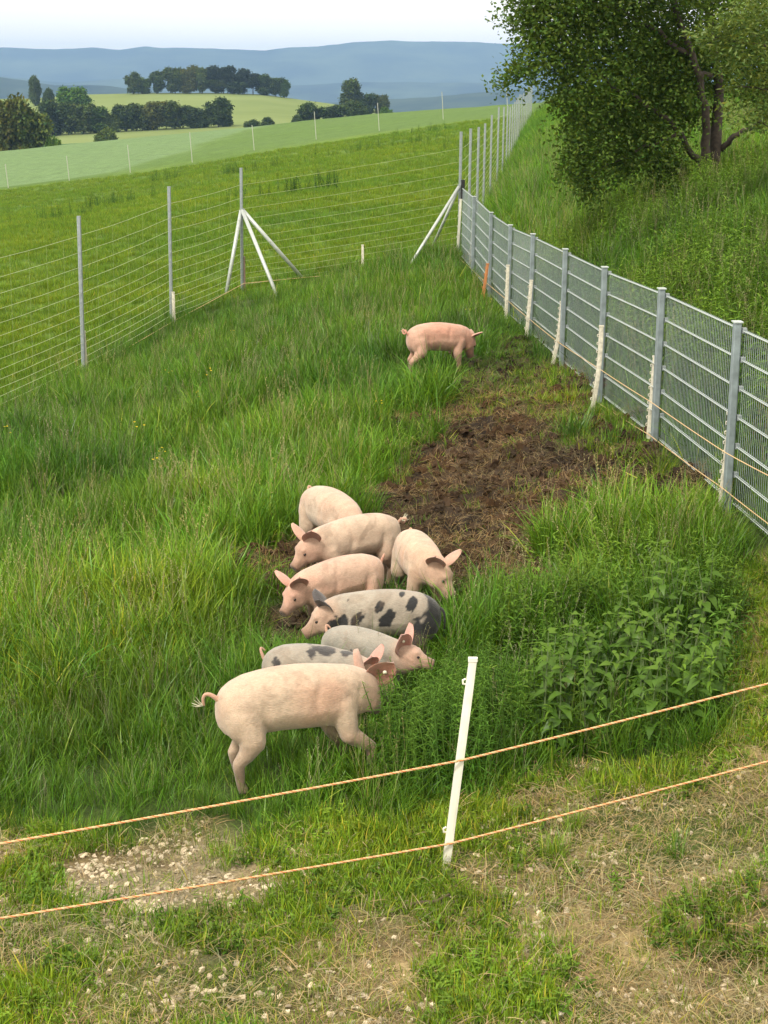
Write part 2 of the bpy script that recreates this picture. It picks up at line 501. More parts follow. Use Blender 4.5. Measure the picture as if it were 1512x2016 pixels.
def mat_ground(name):
    m, N, L = NM(name)
    out = N.new('ShaderNodeOutputMaterial'); b = N.new('ShaderNodeBsdfPrincipled')
    b.inputs['Roughness'].default_value = 0.95; b.inputs['Specular IOR Level'].default_value = 0.15
    a = N.new('ShaderNodeAttribute'); a.attribute_name = 'col'
    tc = N.new('ShaderNodeTexCoord')
    prev = a.outputs['Vector']
    last = None
    for sc, lo, hi in ((55.0, 0.62, 1.38), (9.0, 0.8, 1.2), (1.3, 0.85, 1.15)):
        nz = N.new('ShaderNodeTexNoise'); nz.inputs['Scale'].default_value = sc; nz.inputs['Detail'].default_value = 5
        nz.inputs['Roughness'].default_value = 0.7
        L.new(tc.outputs['Object'], nz.inputs['Vector'])
        mr = N.new('ShaderNodeMapRange'); mr.inputs[1].default_value = 0.32; mr.inputs[2].default_value = 0.68; mr.inputs[3].default_value = lo; mr.inputs[4].default_value = hi
        L.new(nz.outputs['Fac'], mr.inputs[0])
        mx = N.new('ShaderNodeVectorMath'); mx.operation = 'SCALE'
        L.new(prev, mx.inputs[0]); L.new(mr.outputs[0], mx.inputs['Scale']); prev = mx.outputs[0]
        if last is None: last = nz
    L.new(prev, b.inputs['Base Color'])
    bp = N.new('ShaderNodeBump'); bp.inputs['Strength'].default_value = 0.8; bp.inputs['Distance'].default_value = 0.02
    L.new(last.outputs['Fac'], bp.inputs['Height']); L.new(bp.outputs[0], b.inputs['Normal'])
    L.new(b.outputs[0], out.inputs[0])
    return m
M_GROUND = mat_ground('ground_soil_and_turf')

# ------------------------------------------------------------------ ground sheets
def lerp3(a, b, t): return np.asarray(a)[None] * (1 - t[:, None]) + np.asarray(b)[None] * t[:, None]
def mixc(c, col, t): return c * (1 - t[:, None]) + np.asarray(col)[None] * t[:, None]

def build_ground():
    NR, NC = 760, 380
    Y = np.geomspace(4.2, 262, NR)
    u = np.linspace(-0.50, 0.46, NC)
    YY, UU = np.meshgrid(Y, u, indexing='ij'); XX = UU * (YY + 3)
    x, y = XX.ravel(), YY.ravel()
    z = hfun(x, y)
    mud, g, fg = masks(x, y)
    s = x - fence_x(y)
    n2 = fbm(x, y, 0.25, 4, 71); n3 = fbm(x, y, 1.5, 3, 73); n4 = fbm(x, y, 6, 4, 75)
    c = lerp3((0.030, 0.052, 0.012), (0.055, 0.085, 0.02), n3)
    # meadow beyond the pen
    out = ((x < left_x(y)) | (y > 31.8)) & (s < 0)
    cm = lerp3((0.075, 0.135, 0.016), (0.115, 0.185, 0.026), np.clip((n4 - 0.25) * 2, 0, 1))
    cm = cm * (0.85 + 0.3 * n3[:, None])
    c = np.where(out[:, None], cm, c)
    wh = sstep(-1.5, 1.5, poly_sd(WHEAT, x, y) + (n4 - 0.5) * 3)
    c = mixc(c, (0.120, 0.195, 0.075), wh)
    tram = sstep(0.93, 1.0, np.cos((x * 0.80 + y * 0.60) / 9.0 * 2 * np.pi) ** 2) * wh
    c = mixc(c, (0.10, 0.155, 0.06), tram * 0.30)
    far_strip = out * sstep(128, 136, y) * (1 - wh)
    c = mixc(c, (0.085, 0.150, 0.035), far_strip * 0.8)
    # mud
    cmud = lerp3((0.018, 0.012, 0.008), (0.062, 0.041, 0.025), np.clip((fbm(x, y, 0.6, 4, 81) - 0.35) * 3, 0, 1))
    c = c * (1 - mud[:, None]) + cmud * mud[:, None]
    c = mixc(c, (0.07, 0.075, 0.025), mud * g * 0.6)
    # worn foreground
    cf = lerp3((0.14, 0.105, 0.052), (0.38, 0.29, 0.15), np.clip((n2 - 0.3) * 2.2, 0, 1))
    cf = mixc(cf, (0.07, 0.09, 0.025), sstep(0.42, 0.6, fbm(x, y, 0.7, 4, 91)))
    c = c * (1 - fg[:, None]) + cf * fg[:, None]
    gv = sstep(-0.2, 0.25, poly_sd(GRAVEL, x, y) + (n2 - 0.5) * 0.8 + (fbm(x, y, 0.6, 3, 95) - 0.5) * 0.8)
    c = mixc(c, (0.28, 0.235, 0.165), gv * 0.9)
    # bank
    bk = sstep(0.0, 0.4, s)
    cb = lerp3((0.045, 0.08, 0.015), (0.09, 0.15, 0.03), n3)
    c = c * (1 - bk[:, None]) + cb * bk[:, None]
    c = c * (0.85 + 0.3 * fbm(x, y, 0.09, 2, 99))[:, None]
    V = np.stack([x, y, z], -1)
    idx = np.arange(NR * NC).reshape(NR, NC)
    q = np.stack([idx[:-1, :-1], idx[:-1, 1:], idx[1:, 1:], idx[1:, :-1]], -1).reshape(-1, 4)
    qc = V[q].mean(1)
    qs = qc[:, 0] - fence_x(qc[:, 1])
    reg = np.zeros(len(q), int)
    reg[(qs > 0.1)] = 2
    outq = ((qc[:, 0] < left_x(qc[:, 1])) | (qc[:, 1] > 31.9)) & (qs <= 0.1)
    reg[outq] = 1
    reg[outq & (poly_sd(WHEAT, qc[:, 0], qc[:, 1]) > 0)] = 3
    for k, (nm, lb) in enumerate((('ground', 'pasture floor of the pen with rooted mud and worn dry turf'), ('meadow', 'grass meadow beyond the wire fence'),
                                  ('grass_bank', 'grass bank rising behind the mesh fence'), ('wheat_field', 'pale green crop field beyond the meadow'))):
        f = q[reg == k]
        used, inv = np.unique(f, return_inverse=True)
        me = mesh_from(nm, V[used], inv.reshape(-1, 4), M_GROUND, True, {'col': c[used]})
        tag(link(nm, me), lb, None, None, 'structure')
build_ground()

# ------------------------------------------------------------------ far country
def mat_land(name, c1, c2, sc, rough=1.0, c3=None):
    m, N, L = NM(name)
    out = N.new('ShaderNodeOutputMaterial'); b = N.new('ShaderNodeBsdfDiffuse')
    tc = N.new('ShaderNodeTexCoord'); mp = N.new('ShaderNodeMapping')
    L.new(tc.outputs['Object'], mp.inputs[0])
    nz = N.new('ShaderNodeTexNoise'); nz.inputs['Scale'].default_value = sc; nz.inputs['Detail'].default_value = 8; nz.inputs['Roughness'].default_value = 0.65
    L.new(mp.outputs[0], nz.inputs[0])
    cr = N.new('ShaderNodeValToRGB'); cr.color_ramp.elements[0].position = 0.38; cr.color_ramp.elements[1].position = 0.62
    cr.color_ramp.elements[0].color = (*c1, 1); cr.color_ramp.elements[1].color = (*c2, 1)
    L.new(nz.outputs['Fac'], cr.inputs[0]); L.new(cr.outputs[0], b.inputs[0]); L.new(b.outputs[0], out.inputs[0])
    return m
M_HILL = mat_land('yellow_green_crop', (0.155, 0.20, 0.07), (0.19, 0.235, 0.09), 0.02)
M_VALLEY = mat_land('valley_land', (0.02, 0.035, 0.02), (0.05, 0.07, 0.03), 0.004)
M_FOREST = mat_land('forested_ridge', (0.010, 0.02, 0.014), (0.060, 0.085, 0.045), 0.0035)
M_STRIP = mat_land('dry_field_strip', (0.25, 0.2, 0.12), (0.30, 0.26, 0.15), 0.05)
M_CROP = mat_land('green_crop', (0.06, 0.12, 0.05), (0.08, 0.15, 0.06), 0.05)

def elev(y, d):   # height that shows at image row y (centre column) at distance d
    return CAMZ + d * math.tan(math.atan((1008 - y) / F_PX) - PITCH)

def ridge(name, label, d, depth, xs, ys, mat, foot, rough=0.0, n=220, seed=1, slopes=24, cat=None):
    """range of hills: crest line through (image x, image y) at distance d, slopes falling to height foot in front and behind"""
    px = np.linspace(xs[0], xs[-1], n)
    zc = []
    for a in px:
        yy = np.interp(a, xs, ys)
        zc.append(P(a, yy, d)[2])
    zc = np.array(zc); zc = zc + (fbm(px, px * 0, 40, 4, seed) - 0.5) * rough
    X = (px - 756) / F_PX * d / 0.985
    T = np.linspace(-1, 1, slopes)
    V = []
    for t in T:
        prof = (1 - abs(t)) ** 1.3 if abs(t) > 0.02 else 1
        nz = (fbm(X, X * 0 + t * depth, depth * 0.35, 4, seed + 3) - 0.5) * (1 - prof) * prof * (zc - foot) * 1.4
        V.append(np.stack([X * (1 + t * depth / d), np.full(n, d + t * depth), foot + (zc - foot) * prof + nz], -1))
    V = np.array(V).reshape(-1, 3)
    idx = np.arange(slopes * n).reshape(slopes, n)
    q = np.stack([idx[:-1, :-1], idx[:-1, 1:], idx[1:, 1:], idx[1:, :-1]], -1).reshape(-1, 4)
    return tag(link(name, mesh_from(name, V, q, mat, True)), label, cat, None, 'structure')

ridge('mountain_range', 'long blue forested mountain range on the horizon', 6800, 1300,
      [-900, -200, 0, 120, 200, 250, 300, 330, 420, 520, 580, 620, 690, 760, 850, 950, 1040, 1100, 1300, 1600, 2400], [95, 90, 89, 93, 90, 95, 88, 92, 92, 95, 88, 88, 79, 77, 78, 79, 86, 92, 96, 100, 110], M_FOREST, -60, 6, 400, 3, 40)
ridge('near_mountain_spur', 'lower blue spur in front of the mountain range', 5200, 700, [-800, -100, 0, 150, 300, 420, 560, 700, 900, 1100, 1400, 2000], [150, 148, 146, 160, 150, 158, 166, 160, 158, 166, 160, 160], M_FOREST, -60, 5, 300, 13, 24)
ridge('forest_hill', 'dark wooded low hill behind the hilltop trees', 3100, 450, [-900, -200, 0, 120, 230, 340, 560, 650, 760, 860, 960, 1060, 1300, 2000], [155, 143, 141, 160, 163, 182, 196, 200, 192, 186, 176, 172, 165, 170], M_FOREST, -62, 4, 300, 23, 20)
# valley floor down to the mountains
def valley():
    Yv = np.geomspace(230, 9000, 60); u = np.linspace(-0.6, 0.6, 80)
    YY, UU = np.meshgrid(Yv, u, indexing='ij'); XX = UU * YY
    z = np.interp(YY, [230, 300, 420, 900, 1500, 2500, 9000], [-25, -24, -19, -30, -55, -58, -62])
    V = np.stack([XX, YY, z], -1).reshape(-1, 3); idx = np.arange(60 * 80).reshape(60, 80)
    q = np.stack([idx[:-1, :-1], idx[:-1, 1:], idx[1:, 1:], idx[1:, :-1]], -1).reshape(-1, 4)
    tag(link('valley', mesh_from('valley', V, q, M_VALLEY, True)), 'broad valley floor of woods and fields', None, None, 'structure')
valley()
# middle hill with yellow-green field
HC = [(-500, 205), (-100, 196), (60, 194), (170, 186), (300, 183), (440, 183), (520, 186), (590, 196), (680, 208), (750, 216), (850, 236), (1000, 262), (1200, 275)]
def hill():
    n = 160; px = np.linspace(-500, 1200, n)
    top = np.interp(px, [h[0] for h in HC], [h[1] for h in HC])
    D = np.array([330, 360, 385, 400, 430, 470, 520, 570, 610, 650, 700, 760, 850])
    V = []
    for d in D:
        t = np.clip((d - 400) / 250, 0, 1)
        yb = np.interp(px, [-500, 0, 130, 460, 560, 800, 1200], [300, 292, 284, 264, 262, 262, 280])
        yy = yb + (top - yb) * (t ** 0.8)
        for a, b in zip(px, yy):
            p = P(a, b, d)
            z = p[2]
            if d < 400: z = P(a, float(np.interp(a, px, yb)), 400)[2] - (400 - d) * 0.03
            if d > 650: z = P(a, float(np.interp(a, px, top)), 650)[2] - ((d - 650) / 200) ** 1.2 * 18
            V.append((p[0], d, z))
    idx = np.arange(len(D) * n).reshape(len(D), n)
    q = np.stack([idx[:-1, :-1], idx[:-1, 1:], idx[1:, 1:], idx[1:, :-1]], -1).reshape(-1, 4)
    V = np.array(V)
    tag(link('hill', mesh_from('hill', V, q, M_HILL, True)), 'round hill with a yellow-green field and copse on top', None, None, 'structure')
    return V.reshape(len(D), n, 3), D, px
HV, HD, HPX = hill()
def hill_pt(px, d):
    zc = [np.interp(px, HPX, HV[i, :, 2]) for i in range(len(HD))]
    x = P(px, 200, d)[0]
    return np.array([x, d, float(np.interp(d, HD, zc))])
def strip(name, label, pts, mat, w):
    V = []
    for px, d in pts:
        a = hill_pt(px, d); b = hill_pt(px, d + w)
        V += [a + (0, 0, 0.25), b + (0, 0, 0.25)]
    Fc = [(2 * i, 2 * i + 2, 2 * i + 3, 2 * i + 1) for i in range(len(pts) - 1)]
    tag(link(name, mesh_from(name, V, Fc, mat)), label, None, None, 'structure')
strip('dry_track', 'pale brown earth strip in front of the hedge trees', [(a, 374) for a in range(100, 500, 20)], M_STRIP, 9)
strip('crop_strip', 'dark green crop strip in front of the hedge trees', [(a, 386) for a in range(60, 500, 20)], M_CROP, 12)

# ------------------------------------------------------------------ fences
def mat_fence():
    root = empty('mesh_fence', (0, 0, 0)); tag(root, 'galvanised double-rod mesh fence with flat-capped posts running back to the corner', 'fence')
    B = [P(*c) for c in FENCE_B]
    B = [B[0] + (B[0] - B[1])] + B
    Hp = 1.30
    ang = [math.atan2(*(B[min(i + 1, len(B) - 1)] - B[max(i - 1, 0)])[[1, 0]]) for i in range(len(B))]
    pm = MB().box((0, 0, Hp / 2 - 0.2), (0.05, 0.068, Hp + 0.4), 0, 0.006).mesh('post', M_GALV_POST)
    cm = MB().box((0, 0, 0), (0.066, 0.088, 0.008), 0, 0.004).mesh('post_cap', M_ROD)
    kl = MB().box((0, 0, 0), (0.03, 0.05, 0.035), 0, 0.004).mesh('clamp', M_GALV)
    for i, b in enumerate(B[:-1]):
        o = link('post', pm, root, b, (0, 0, ang[i] - math.pi / 2 * 0))
        o.rotation_euler[2] = ang[i] - math.pi / 2
        link('post_cap', cm, o, (0, 0, Hp + 0.006))
        for k in range(1, 7):
            link('clamp', kl, o, (0.045, -0.02, 0.05 + 0.2 * k))
    for i in range(len(B) - 1):
        a, b = B[i], B[i + 1]
        off = np.array([0.045, 0, 0])
        d = b - a; L = np.linalg.norm(d)
        m = MB()
        nv = int(round(L / 0.05))
        for k in range(nv + 1):
            p = a + d * (k / nv) + off
            m.tube([p + (0, 0, 0.02), p + (0, 0, 1.26)], 0.0019, 4, False)
        pn = m.build('wire_panel', M_WIREMAT, root); pn['kind'] = 'stuff'
        for k in range(7):
            h = 0.045 + 0.2 * k
            mm = MB(); e = 0.03 * d / L
            for sgn in (-1, 1):
                w = np.array([0.0085 * sgn, 0, 0])
                mm.tube([a + e + off + w + (0, 0, h), b - e + off + w + (0, 0, h)], 0.0038, 6)
            mm.build('double_rod', M_ROD, pn)
    return B
FB = mat_fence()

WH = [0.06, 0.16, 0.26, 0.36, 0.47, 0.59, 0.72, 0.86, 1.0, 1.16, 1.33, 1.52, 1.72, 1.95]
def wire_fence(pts, tops, label, wr, stay=0.6, name='wire_fence', r=0.027, endr=None):
    root = empty(name, (0, 0, 0)); tag(root, label, 'fence', None)
    for i, (a, h) in enumerate(zip(pts, tops)):
        if h <= 0: continue
        m = MB(); m.box((0, 0, h / 2 - 0.2), (r * 2, r * 1.5, h + 0.4), 0, r * 0.35)
        o = m.build('post', M_GALV, root); o.location = tuple(a)
    for h in WH:
        m = MB()
        for i in range(len(pts) - 1):
            a, b = np.array(pts[i]), np.array(pts[i + 1]); P_ = []
            nseg = 6
            for k in range(nseg + 1):
                t = k / nseg
                q = a + (b - a) * t
                q = q + np.array([0, 0, h - math.sin(math.pi * t) * 0.02 + random.uniform(-0.004, 0.004)])
                P_.append(q)
            m.tube(P_, wr, 3, False)
        m.build('line_wire', M_FWIRE, root)
    m = MB()
    for i in range(len(pts) - 1):
        a, b = np.array(pts[i]), np.array(pts[i + 1]); L = np.linalg.norm(b - a); n = max(2, int(L / stay))
        for k in range(1, n):
            q = a + (b - a) * k / n
            m.tube([q + (0, 0, WH[0]), q + (0, 0, WH[-1])], wr * 0.35, 3, False)
    o = m.build('stay_wires', M_FWIRE, root); o['kind'] = 'stuff'
    return root
LP = [P(*c) for c in LEFT_B]
L0 = LP[0] + (LP[0] - LP[1]) * 1.05; L0[2] = H(L0[0], L0[1]); L00 = L0 + (LP[0] - LP[1]); L00[2] = H(L00[0], L00[1])
wire_fence([L00, L0] + LP, [2.2, 2.2, 2.22, 2.22, 2.25], 'knotted wire fence on three grey posts along the left side of the pen', 0.0030)
corner = P(903, 507, 31.8)
wire_fence([LP[-1], corner], [0, 2.25], 'knotted wire fence closing the back of the pen between the two braced corner posts', 0.0026)
far = [corner]
FW = [P(*c) for c in FAR_B]
path = [corner] + FW
plen = np.r_[0, np.cumsum([np.linalg.norm(path[i + 1] - path[i]) for i in range(len(path) - 1)])]
for s_ in np.arange(4.3, plen[-1] + 22, 4.6):
    if s_ < plen[-1]:
        q = np.array([np.interp(s_, plen, [p[k] for p in path]) for k in range(3)])
    else:
        q = path[-1] + (path[-1] - path[-2]) / np.linalg.norm(path[-1] - path[-2]) * (s_ - plen[-1])
    q[2] = H(q[0], q[1]); far.append(q)
wire_fence(far, [0] + [2.2 + random.uniform(-0.08, 0.08) for _ in far[1:]], 'long wire fence with a dense row of grey posts running up to the horizon', 0.0025, 1.5, r=0.028)

# corner braces
def brace_set(base, hz, feet, label):
    root = empty('corner_brace', base); tag(root, label, 'brace', 'diagonal brace sets at the wire fence corners')
    for f in feet:
        g = G(*f)
        a = np.array([0, 0, hz]) + (g - base) * np.array([0.02, 0.02, 0]); b = g - base - np.array([0, 0, 0.08])
        d = b - a; d[2] = b[2] - a[2]
        o = MB().tube([a, b], 0.034 if len(feet) == 3 else 0.028, 8).build('brace_tube', M_BRACE, root, True)
        MB().box(tuple(a), (0.05, 0.05, 0.06)).build('bracket', M_GALV, o)
brace_set(LP[-1], 1.50, [(442, 588), (549, 582), (604, 549)], 'three pale steel tubes bracing the left corner post like a tripod')
brace_set(corner, 1.28, [(790, 541), (842, 500)], 'two pale steel tubes bracing the post where the back wire fence meets the mesh fence')
ci = MB().box((0.05, 0, 1.23), (0.07, 0.07, 0.34), 0, 0.01).build('post_sleeve', M_BLACK)
ci.location = tuple(corner); tag(ci, 'black sleeve fixed on the corner post above the mesh fence', 'post sleeve')

# boundary stakes across the meadow
M_STAKE = mat_simple('grey_stake', (0.40, 0.42, 0.36), 0.6)
for i, (px, py, d) in enumerate(BOUND_B):
    b = P(px, py, d); b[2] = H(b[0], b[1])
    hgt = [1.75, 1.8, 2.0, 2.2, 1.85, 2.1, 2.15, 2.2, 1.9][i]
    m = MB().tube([(0, 0, -0.2), (-0.17, 0, hgt)], 0.030, 6)
    o = m.build('meadow_stake', M_STAKE); o.location = tuple(b)
    order = ['farthest left', 'second from the left', 'third from the left', 'fourth from the left', 'fifth from the left, before the bush', 'sixth from the left', 'seventh from the left', 'last but one of its row', 'rightmost beside the long fence'][i]
    tag(o, 'thin pale stake crossing the meadow, ' + order, 'stake', 'stakes along the far edge of the meadow')

# white plastic electric-fence posts
def plastic_post(base, top, wpx, label, mat, hooks=6, crook=0.0, grp='plastic rope posts along the fences', name='plastic_post', flat=0.45):
    base = np.array(base, float); top = np.array(top, float) - base
    root = empty(name, base); tag(root, label, 'post', grp)
    n = 7; pts = []
    for k in range(n):
        t = -0.08 + 1.08 * k / (n - 1)
        pts.append(top * t + np.array([math.sin(max(t, 0) * math.pi) * crook, 0, 0]))
    m = MB()
    V = []
    for i, p in enumerate(pts):
        s = wpx / 2 * (1.0 if i < n - 1 else 0.92)
        for a, b in ((-1, -flat), (-0.4, -flat * 1.25), (0.4, -flat * 1.25), (1, -flat), (1, flat), (0.4, flat * 0.8), (-0.4, flat * 0.8), (-1, flat)):
            V.append(p + np.array([a * s, b * s, 0]))
    Fc = [(i * 8 + k, i * 8 + (k + 1) % 8, i * 8 + 8 + (k + 1) % 8, i * 8 + 8 + k) for i in range(n - 1) for k in range(8)]
    Fc += [tuple(range(7, -1, -1)), tuple((n - 1) * 8 + k for k in range(8))]
    m.add(V, Fc); m.build('shaft', mat, root)
    tp = pts[-1]
    MB().box(tp + (0, 0, 0.004), (wpx * 1.12, wpx * 0.7, 0.016), 0, 0.004).build('top_cap', mat, root)
    for k in range(hooks):
        t = 0.18 + 0.72 * k / max(1, hooks - 1)
        p = top * t + np.array([-wpx / 2 - 0.006 + math.sin(t * math.pi) * crook, -0.004, 0])
        h = MB().tube([p + (0.006, 0, -0.012), p + (-0.006, -0.006, -0.008), p + (-0.008, -0.006, 0.008), p + (0.004, 0, 0.012)], 0.0045, 5)
        h.build('rope_hook', mat, root)
    return base, top

FPB = G(878, 1704); FPT = P(931, 1300, FPB[1] + 0.03)
plastic_post(FPB, FPT, 0.036, 'leaning white plastic post standing alone in the foreground grass', M_WHITE, 2, grp=None)
POSTS = [((1418, 1003), (1443, 792), M_CREAM, 'notched cream post in front of the nearest mesh fence post', 0),
         ((1277, 864), (1290, 703), M_CREAM, 'notched cream post in front of the second mesh fence post from the right', 0),
         ((1164, 816), (1184, 643), M_CREAM, 'crooked cream post below the third mesh fence post from the right', 0.02),
         ((1088, 718), (1106, 595), M_CREAM, 'bent cream post beside the fourth mesh fence post from the right', 0.02),
         ((1036, 667), (1046, 553), M_CREAM, 'cream post beside the fifth mesh fence post from the right', 0),
         ((996, 628), (1000, 523), M_CREAM, 'thin cream post beside the sixth mesh fence post from the right', 0),
         ((950, 592), (960, 520), M_ORANGE, 'orange stake leaning by the seventh mesh fence post', 0),
         ((925, 521), (934, 406), M_CREAM, 'tall white post in front of the farthest capped mesh fence post', 0),
         ((900, 507), (907, 393), M_WHITE, 'smooth white post at the back right corner under the black sleeve', 0),
         ((170, 739), (165, 653), M_CREAM, 'short white post at the foot of the leftmost grey fence post', 0),
         ((343, 636), (341, 576), M_CREAM, 'short white post at the foot of the middle grey post on the left', 0),
         ((481, 566), (480, 506), M_BROWNPOST, 'short brownish post behind the tripod corner brace', 0),
         ((714, 538), (714, 483), M_CREAM, 'small pale post alone in the middle of the back wire fence', 0)]
PB = []
for (b, t, m_, lb, cr) in POSTS:
    if b[0] > 880:
        ys = [c[2] for c in FENCE_B][::-1]; xs = [c[0] for c in FENCE_B][::-1]
        Yb = float(np.interp(b[0], xs, ys)) - 0.12
        bp = P(b[0], b[1], Yb)
        g = H(bp[0], bp[1])
        if abs(g - bp[2]) > 0.02:
            gg = G(*b); bp = gg
    elif b[0] < 400:
        bp = P(b[0], b[1], float(np.interp(b[0], [165, 338], [24.0, 28.0])) - 0.08)
    else:
        bp = P(b[0], b[1], 31.5)
    bp[2] = min(bp[2], H(bp[0], bp[1]) + 0.03)
    tp = P(t[0], t[1], bp[1] + 0.02)
    near = bp[1] < 20
    plastic_post(bp, tp, 0.042 if b[0] > 1000 else 0.045, lb, m_, 9 if near else (5 if b[0] > 880 else 0), cr)
    PB.append((bp, tp))

# ropes
def rope(name, pts, r, label, grp, twist=True, sag=0.02):
    pts = [np.array(p, float) for p in pts]
    path = []
    for i in range(len(pts) - 1):
        L = np.linalg.norm(pts[i + 1] - pts[i]); n = max(3, int(L / (0.0075 if twist else 0.3)))
        for k in range(n):
            t = k / n
            path.append(pts[i] * (1 - t) + pts[i + 1] * t - np.array([0, 0, 4 * t * (1 - t) * sag * L]))
    path.append(pts[-1]); path = np.array(path)
    root = empty(name, (0, 0, 0)); tag(root, label, 'rope', grp)
    if not twist:
        MB().tube(path, r, 5).build('cord', M_ROPE_C, root, True); return root
    T = np.gradient(path, axis=0); T /= np.linalg.norm(T, axis=1)[:, None]
    A = np.cross(T, [0, 0, 1.0]); A /= np.linalg.norm(A, axis=1)[:, None]; Bn = np.cross(T, A)
    s = np.r_[0, np.cumsum(np.linalg.norm(np.diff(path, axis=0), axis=1))]
    for j, (m_, nm) in enumerate(((M_ROPE_C, 'cream_strand'), (M_ROPE_O, 'orange_strand'), (M_ROPE_C, 'cream_strand'))):
        ph = s / 0.045 * 2 * np.pi + j * 2 * np.pi / 3
        c = path + (A * np.cos(ph)[:, None] + Bn * np.sin(ph)[:, None]) * r * 0.52
        n = 5; V = []
        th = np.arange(n) * 2 * np.pi / n
        V = (c[:, None] + (A[:, None] * np.cos(th)[None, :, None] + Bn[:, None] * np.sin(th)[None, :, None]) * r * 0.56).reshape(-1, 3)
        k = np.arange(len(c) - 1)[:, None] * n
        q = np.concatenate([k + np.array([[a, (a + 1) % n, (a + 1) % n + n, a + n]]) for a in range(n)])
        link(nm, mesh_from(nm, V, q, m_, True), root)
    return root
FY = FPB[1]
def on_post(py):
    t = (1704 - py) / (1704 - 1300.0); q = FPB * (1 - t) + FPT * t; return q + (0, -0.022, 0)
rope('fence_rope', [P(-420, 1742, 5.55) * 2.6 - P(0, 1661, 6.15) * 1.6, P(-420, 1742, 5.55), P(0, 1661, 6.15), on_post(1491), P(1512, 1346, 7.5), P(1800, 1275, 8.0), P(1800, 1275, 8.0) * 2.2 - P(1512, 1346, 7.5) * 1.2], 0.0052, 'upper orange and cream twisted rope crossing in front of the pigs', 'twisted fence ropes in the foreground', True, 0.002)
rope('fence_rope', [P(-420, 1882, 5.55) * 2.6 - P(0, 1808, 6.15) * 1.6, P(-420, 1882, 5.55), P(0, 1808, 6.15), on_post(1656), P(1512, 1499, 7.5), P(1800, 1425, 8.0), P(1800, 1425, 8.0) * 2.2 - P(1512, 1499, 7.5) * 1.2], 0.0052, 'lower orange and cream twisted rope near the ground', 'twisted fence ropes in the foreground', True, 0.002)
up = []; lo = []
def fr(px, py):
    Yb = float(np.interp(px, [c[0] for c in FENCE_B][::-1], [c[2] for c in FENCE_B][::-1])) - 0.16
    if px > 1430: Yb = float(np.interp(px, [1430, 1620], [11.5, 9.6]))
    return P(px, py, Yb)
rope('cord', [fr(1600, 985), fr(1512, 936), fr(1428, 891), fr(1281, 791), fr(1177, 724), fr(1097, 672), fr(1040, 626), fr(1000, 592), fr(926, 528), fr(903, 507)], 0.0036, 'thin cream cord, the upper one strung along the mesh fence', 'cords along the mesh fence', False, 0.002)
rope('cord', [fr(1600, 1080), fr(1512, 1031), fr(1421, 960), fr(1278, 856), fr(1164, 784), fr(1088, 718), fr(1032, 668), fr(950, 588), fr(931, 568)], 0.0036, 'thin cream cord, the lower one strung near the ground along the mesh fence', 'cords along the mesh fence', False, 0.002)
rope('cord', [P(-150, 880, 21), P(0, 806, 22.6), P(168, 732, 23.9), P(342, 632, 27.9), P(480, 558, 31.4), P(600, 546, 31.5), P(714, 536, 31.5), P(900, 506, 31.7)], 0.0055, 'thin pale cord low along the left and back wire fences', None, False, 0.001)
